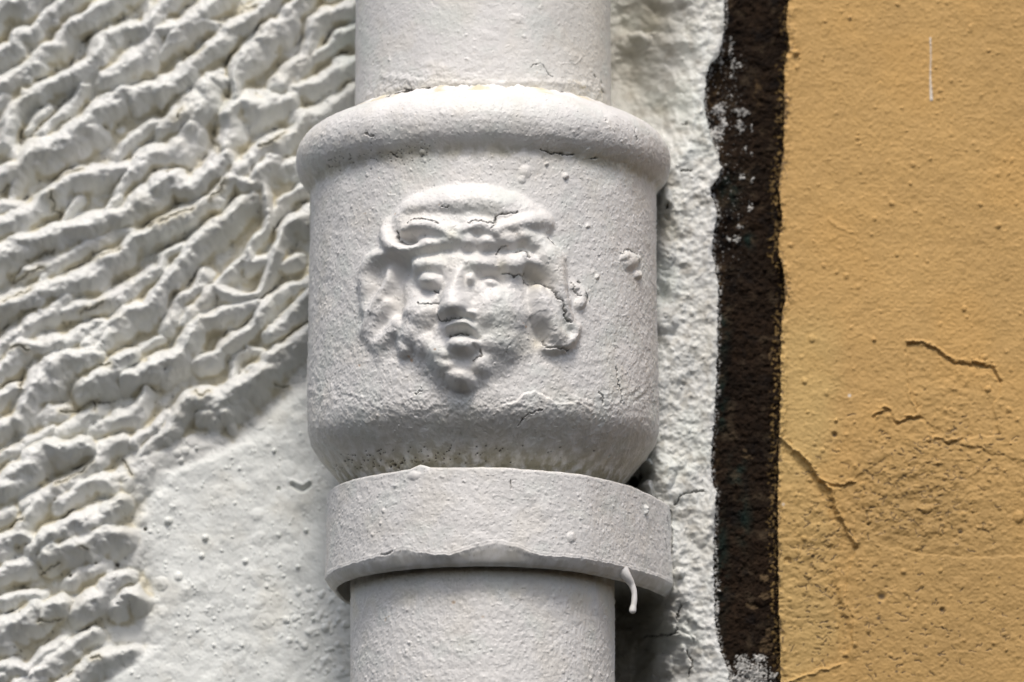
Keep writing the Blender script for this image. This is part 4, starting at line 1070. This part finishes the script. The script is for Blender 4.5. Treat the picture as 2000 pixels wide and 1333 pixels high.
# ==================================================================== wall bracket
print("bracket")
brk = thing("pipe_bracket", "white painted iron strap holding the drainpipe below its collar", "bracket", (0, 0.03, -0.09))
bl = np.array(brk.location)
path = []
path += [(-150, 275), (-205, 258), (-245, 225), (-270, 185), (-284, 140), (-293, 95), (-298, 45)]
for a in range(-90, 44, 6):
    path.append((301 * math.sin(math.radians(a)), -301 * math.cos(math.radians(a))))
path += [(232, -188), (262, -150), (290, -108), (315, -66), (338, -22), (358, 26), (372, 70), (384, 130)]
pa = spline(path, 8)
seg = np.concatenate([[0], np.cumsum(np.hypot(*np.diff(pa, axis=0).T))])
m = int(seg[-1] / 1.5); ts = np.linspace(0, seg[-1], m)
bxp = np.interp(ts, seg, pa[:, 0]); byp = np.interp(ts, seg, pa[:, 1])
tx = np.gradient(bxp); ty = np.gradient(byp); L = np.hypot(tx, ty); nx, ny = ty / L, -tx / L      # outward
ipx = AX + bxp                                                                        # as seen from the street
topz = 966 + np.interp(ipx, [640, 780, 805, 825, 845, 900, 980, 1060, 1150, 1230, 1280, 1330], [0, 0, -2, -8, -2, 1, 1, 3, 2, 2, 8, 12])
topz = topz + 1.6 * fbm(ts, ts * 0, 40, 3, 601)
foldz = 1127 + np.interp(ipx, [640, 700, 760, 793, 820, 847, 882, 918, 945, 967, 1007, 1051, 1114, 1180, 1225, 1300], [3, 0, -5, -13, -5, 1, 5, -6, -14, -18, -12, 3, 1, 0, 0, 0]) + 3.2 * fbm(ts, ts * 0, 18, 4, 602)
botz = 1151 + 1.2 * fbm(ts, ts * 0, 50, 2, 603)
# cross-section: (outward offset, fraction between rows)
rows_o, rows_z = [], []
TH_ = 20.0


def add(o_, z_):
    rows_o.append(np.broadcast_to(o_, (m,)).astype(float)); rows_z.append(np.broadcast_to(z_, (m,)).astype(float))


add(-TH_, botz - 60)
add(-TH_, botz - 4)
for k in range(0, 7):       # inner bottom corner
    a = k / 6 * math.pi / 2; add(-TH_ + 4 - 4 * math.cos(a), botz - 4 + 4 * math.sin(a))
for k in range(1, 10):
    f = k / 9; add(-TH_ + 4 + (TH_ - 15) * f, botz - 1.2 - (botz - foldz) * 0.12 * f)
for k in range(1, 12):       # chamfer up to the fold
    f = k / 11; add(-11 + 14.0 * f ** 0.8, botz - 1.5 - (botz - foldz) * (0.12 + 0.84 * f))
add(2.6, foldz - 1.0); add(3.2, foldz - 3.0); add(3.0, foldz - 5.5)
nr = 108
for k in range(1, nr):
    f = k / nr; add(2.6 - 1.6 * f, foldz - 5.5 + (topz + 6 - foldz + 5.5) * f)
for k in range(0, 9):
    a = k / 8 * math.pi / 2; add(1.0 - 6 + 6 * math.cos(a), topz + 6 - 6 * math.sin(a))
for k in range(1, 6):
    add(-5 - (TH_ - 9) * k / 5, topz + 0.3)
add(-TH_, topz + 4); add(-TH_, topz + 60); add(-TH_, (topz + botz) / 2)
O_ = np.array(rows_o); Zr = np.array(rows_z)
AA = ts[None] * np.ones_like(O_)
B = Raster(0, 950, float(seg[-1]), 1180, 1.3)
B.specks(260, (0, 960, seg[-1], 1160), 1.4, 4.6, 0.6, 2.6, 61)
mid = float(ts[np.argmin(np.abs(bxp) + (byp > 0) * 1e3)])


def Bp(px, py):
    i = np.argmin(np.abs(ipx - px) + (byp > 60) * 1e3); return ts[i], py - byp[i] * SE
for cx, cy, rx, ry, h in [(1111, 1039, 11, 11, 5), (1257, 990, 7, 7, 10), (1256, 998, 5, 5, 8), (757, 989, 5, 5, 3), (780, 940, 6, 4, 2.5), (1060, 985, 20, 24, 2.0), (1040, 960, 16, 12, 2), (935, 1040, 22, 14, 1.6), (815, 922, 14, 9, 4)]:
    a, b = Bp(cx, cy); B.blob(a, b, rx, ry, h * 0.75, 0, 'add', p=0.8)
bc = B.layer('crack')
a, b = Bp(1258, 994); B.blob(a + 4, b + 2, 4, 5, 0.8, 0, 'set', F=bc)
for pts in ([(752, 1072), (765, 1070), (775, 1065)], [(1300, 1010), (1306, 1040), (1304, 1090)], [(1296, 1050), (1299, 1075)], [(996, 930), (998, 945)]):
    q = [Bp(*p_) for p_ in pts]; B.stroke(q, 1.6, -3, 'add', 'line'); B.stroke(q, 1.5, 0.7, 'set', 'line', F=bc)
outer = smooth(-2, 1, O_) * np.ones_like(AA)
nz = surf_noise(AA, Zr, 600, 1.0) + B.sample(B.H, AA, Zr) + 1.5 * fbm(AA, Zr, 90, 2, 640)
O2 = O_ + nz * (0.15 + 0.85 * outer)
x = AX + bxp[None] + nx[None] * O2; y = byp[None] + ny[None] * O2
P = np.stack([x - CX, y, -(Zr - CY) / CE], -1) * S
c = np.ones(P.shape) * WHITE
c *= (1 + 0.025 * fbm(AA, Zr, 60, 3, 660) + 0.02 * fbm(AA, Zr, 14, 3, 661))[..., None]
c = patina(c, AA, Zr, 910, 0.4 * (1 - outer))
c = mixc(c, GRIME, np.clip(B.sample(bc, AA, Zr) * outer, 0, 1))
c = mixc(c, np.array([0.10, 0.09, 0.07]), smooth(0.42, 0.5, fbm(AA, Zr, 5, 3, 662)) * outer * 0.5)
grid_obj("strap", P - bl, c, M_iron, brk, flip=True)

# paint drip hanging from the strap's lower edge
pts = spline([(1210, 1108, -128), (1222, 1124, -128), (1233, 1141, -120), (1238, 1155, -119), (1239, 1168, -119), (1238, 1180, -119), (1236, 1190, -119), (1235, 1199, -119)], 6)
rd = np.interp(np.linspace(0, 1, len(pts)), [0, .15, .3, .5, .62, .75, .86, .93, .98, 1], [15, 10, 6.4, 5.2, 5.6, 5.4, 6.8, 6.8, 4.6, 0.4])
C0 = unproject(pts[:, 0], pts[:, 1], pts[:, 2])
tg = np.gradient(C0, axis=0); tg /= np.linalg.norm(tg, axis=1, keepdims=True)
e1 = np.cross(tg, np.array([0, 1.0, 0])); e1 /= np.linalg.norm(e1, axis=1, keepdims=True); e2 = np.cross(tg, e1)
ph = np.linspace(0, 2 * np.pi, 21)
P = C0[:, None] + (rd * S)[:, None, None] * (e1[:, None] * np.cos(ph)[None, :, None] + e2[:, None] * np.sin(ph)[None, :, None])
grid_obj("paint_drip", P - bl, np.ones(P.shape) * WHITE * 1.03, M_iron, brk, flip=True)['label'] = "hardened drip of white paint"
print("done")
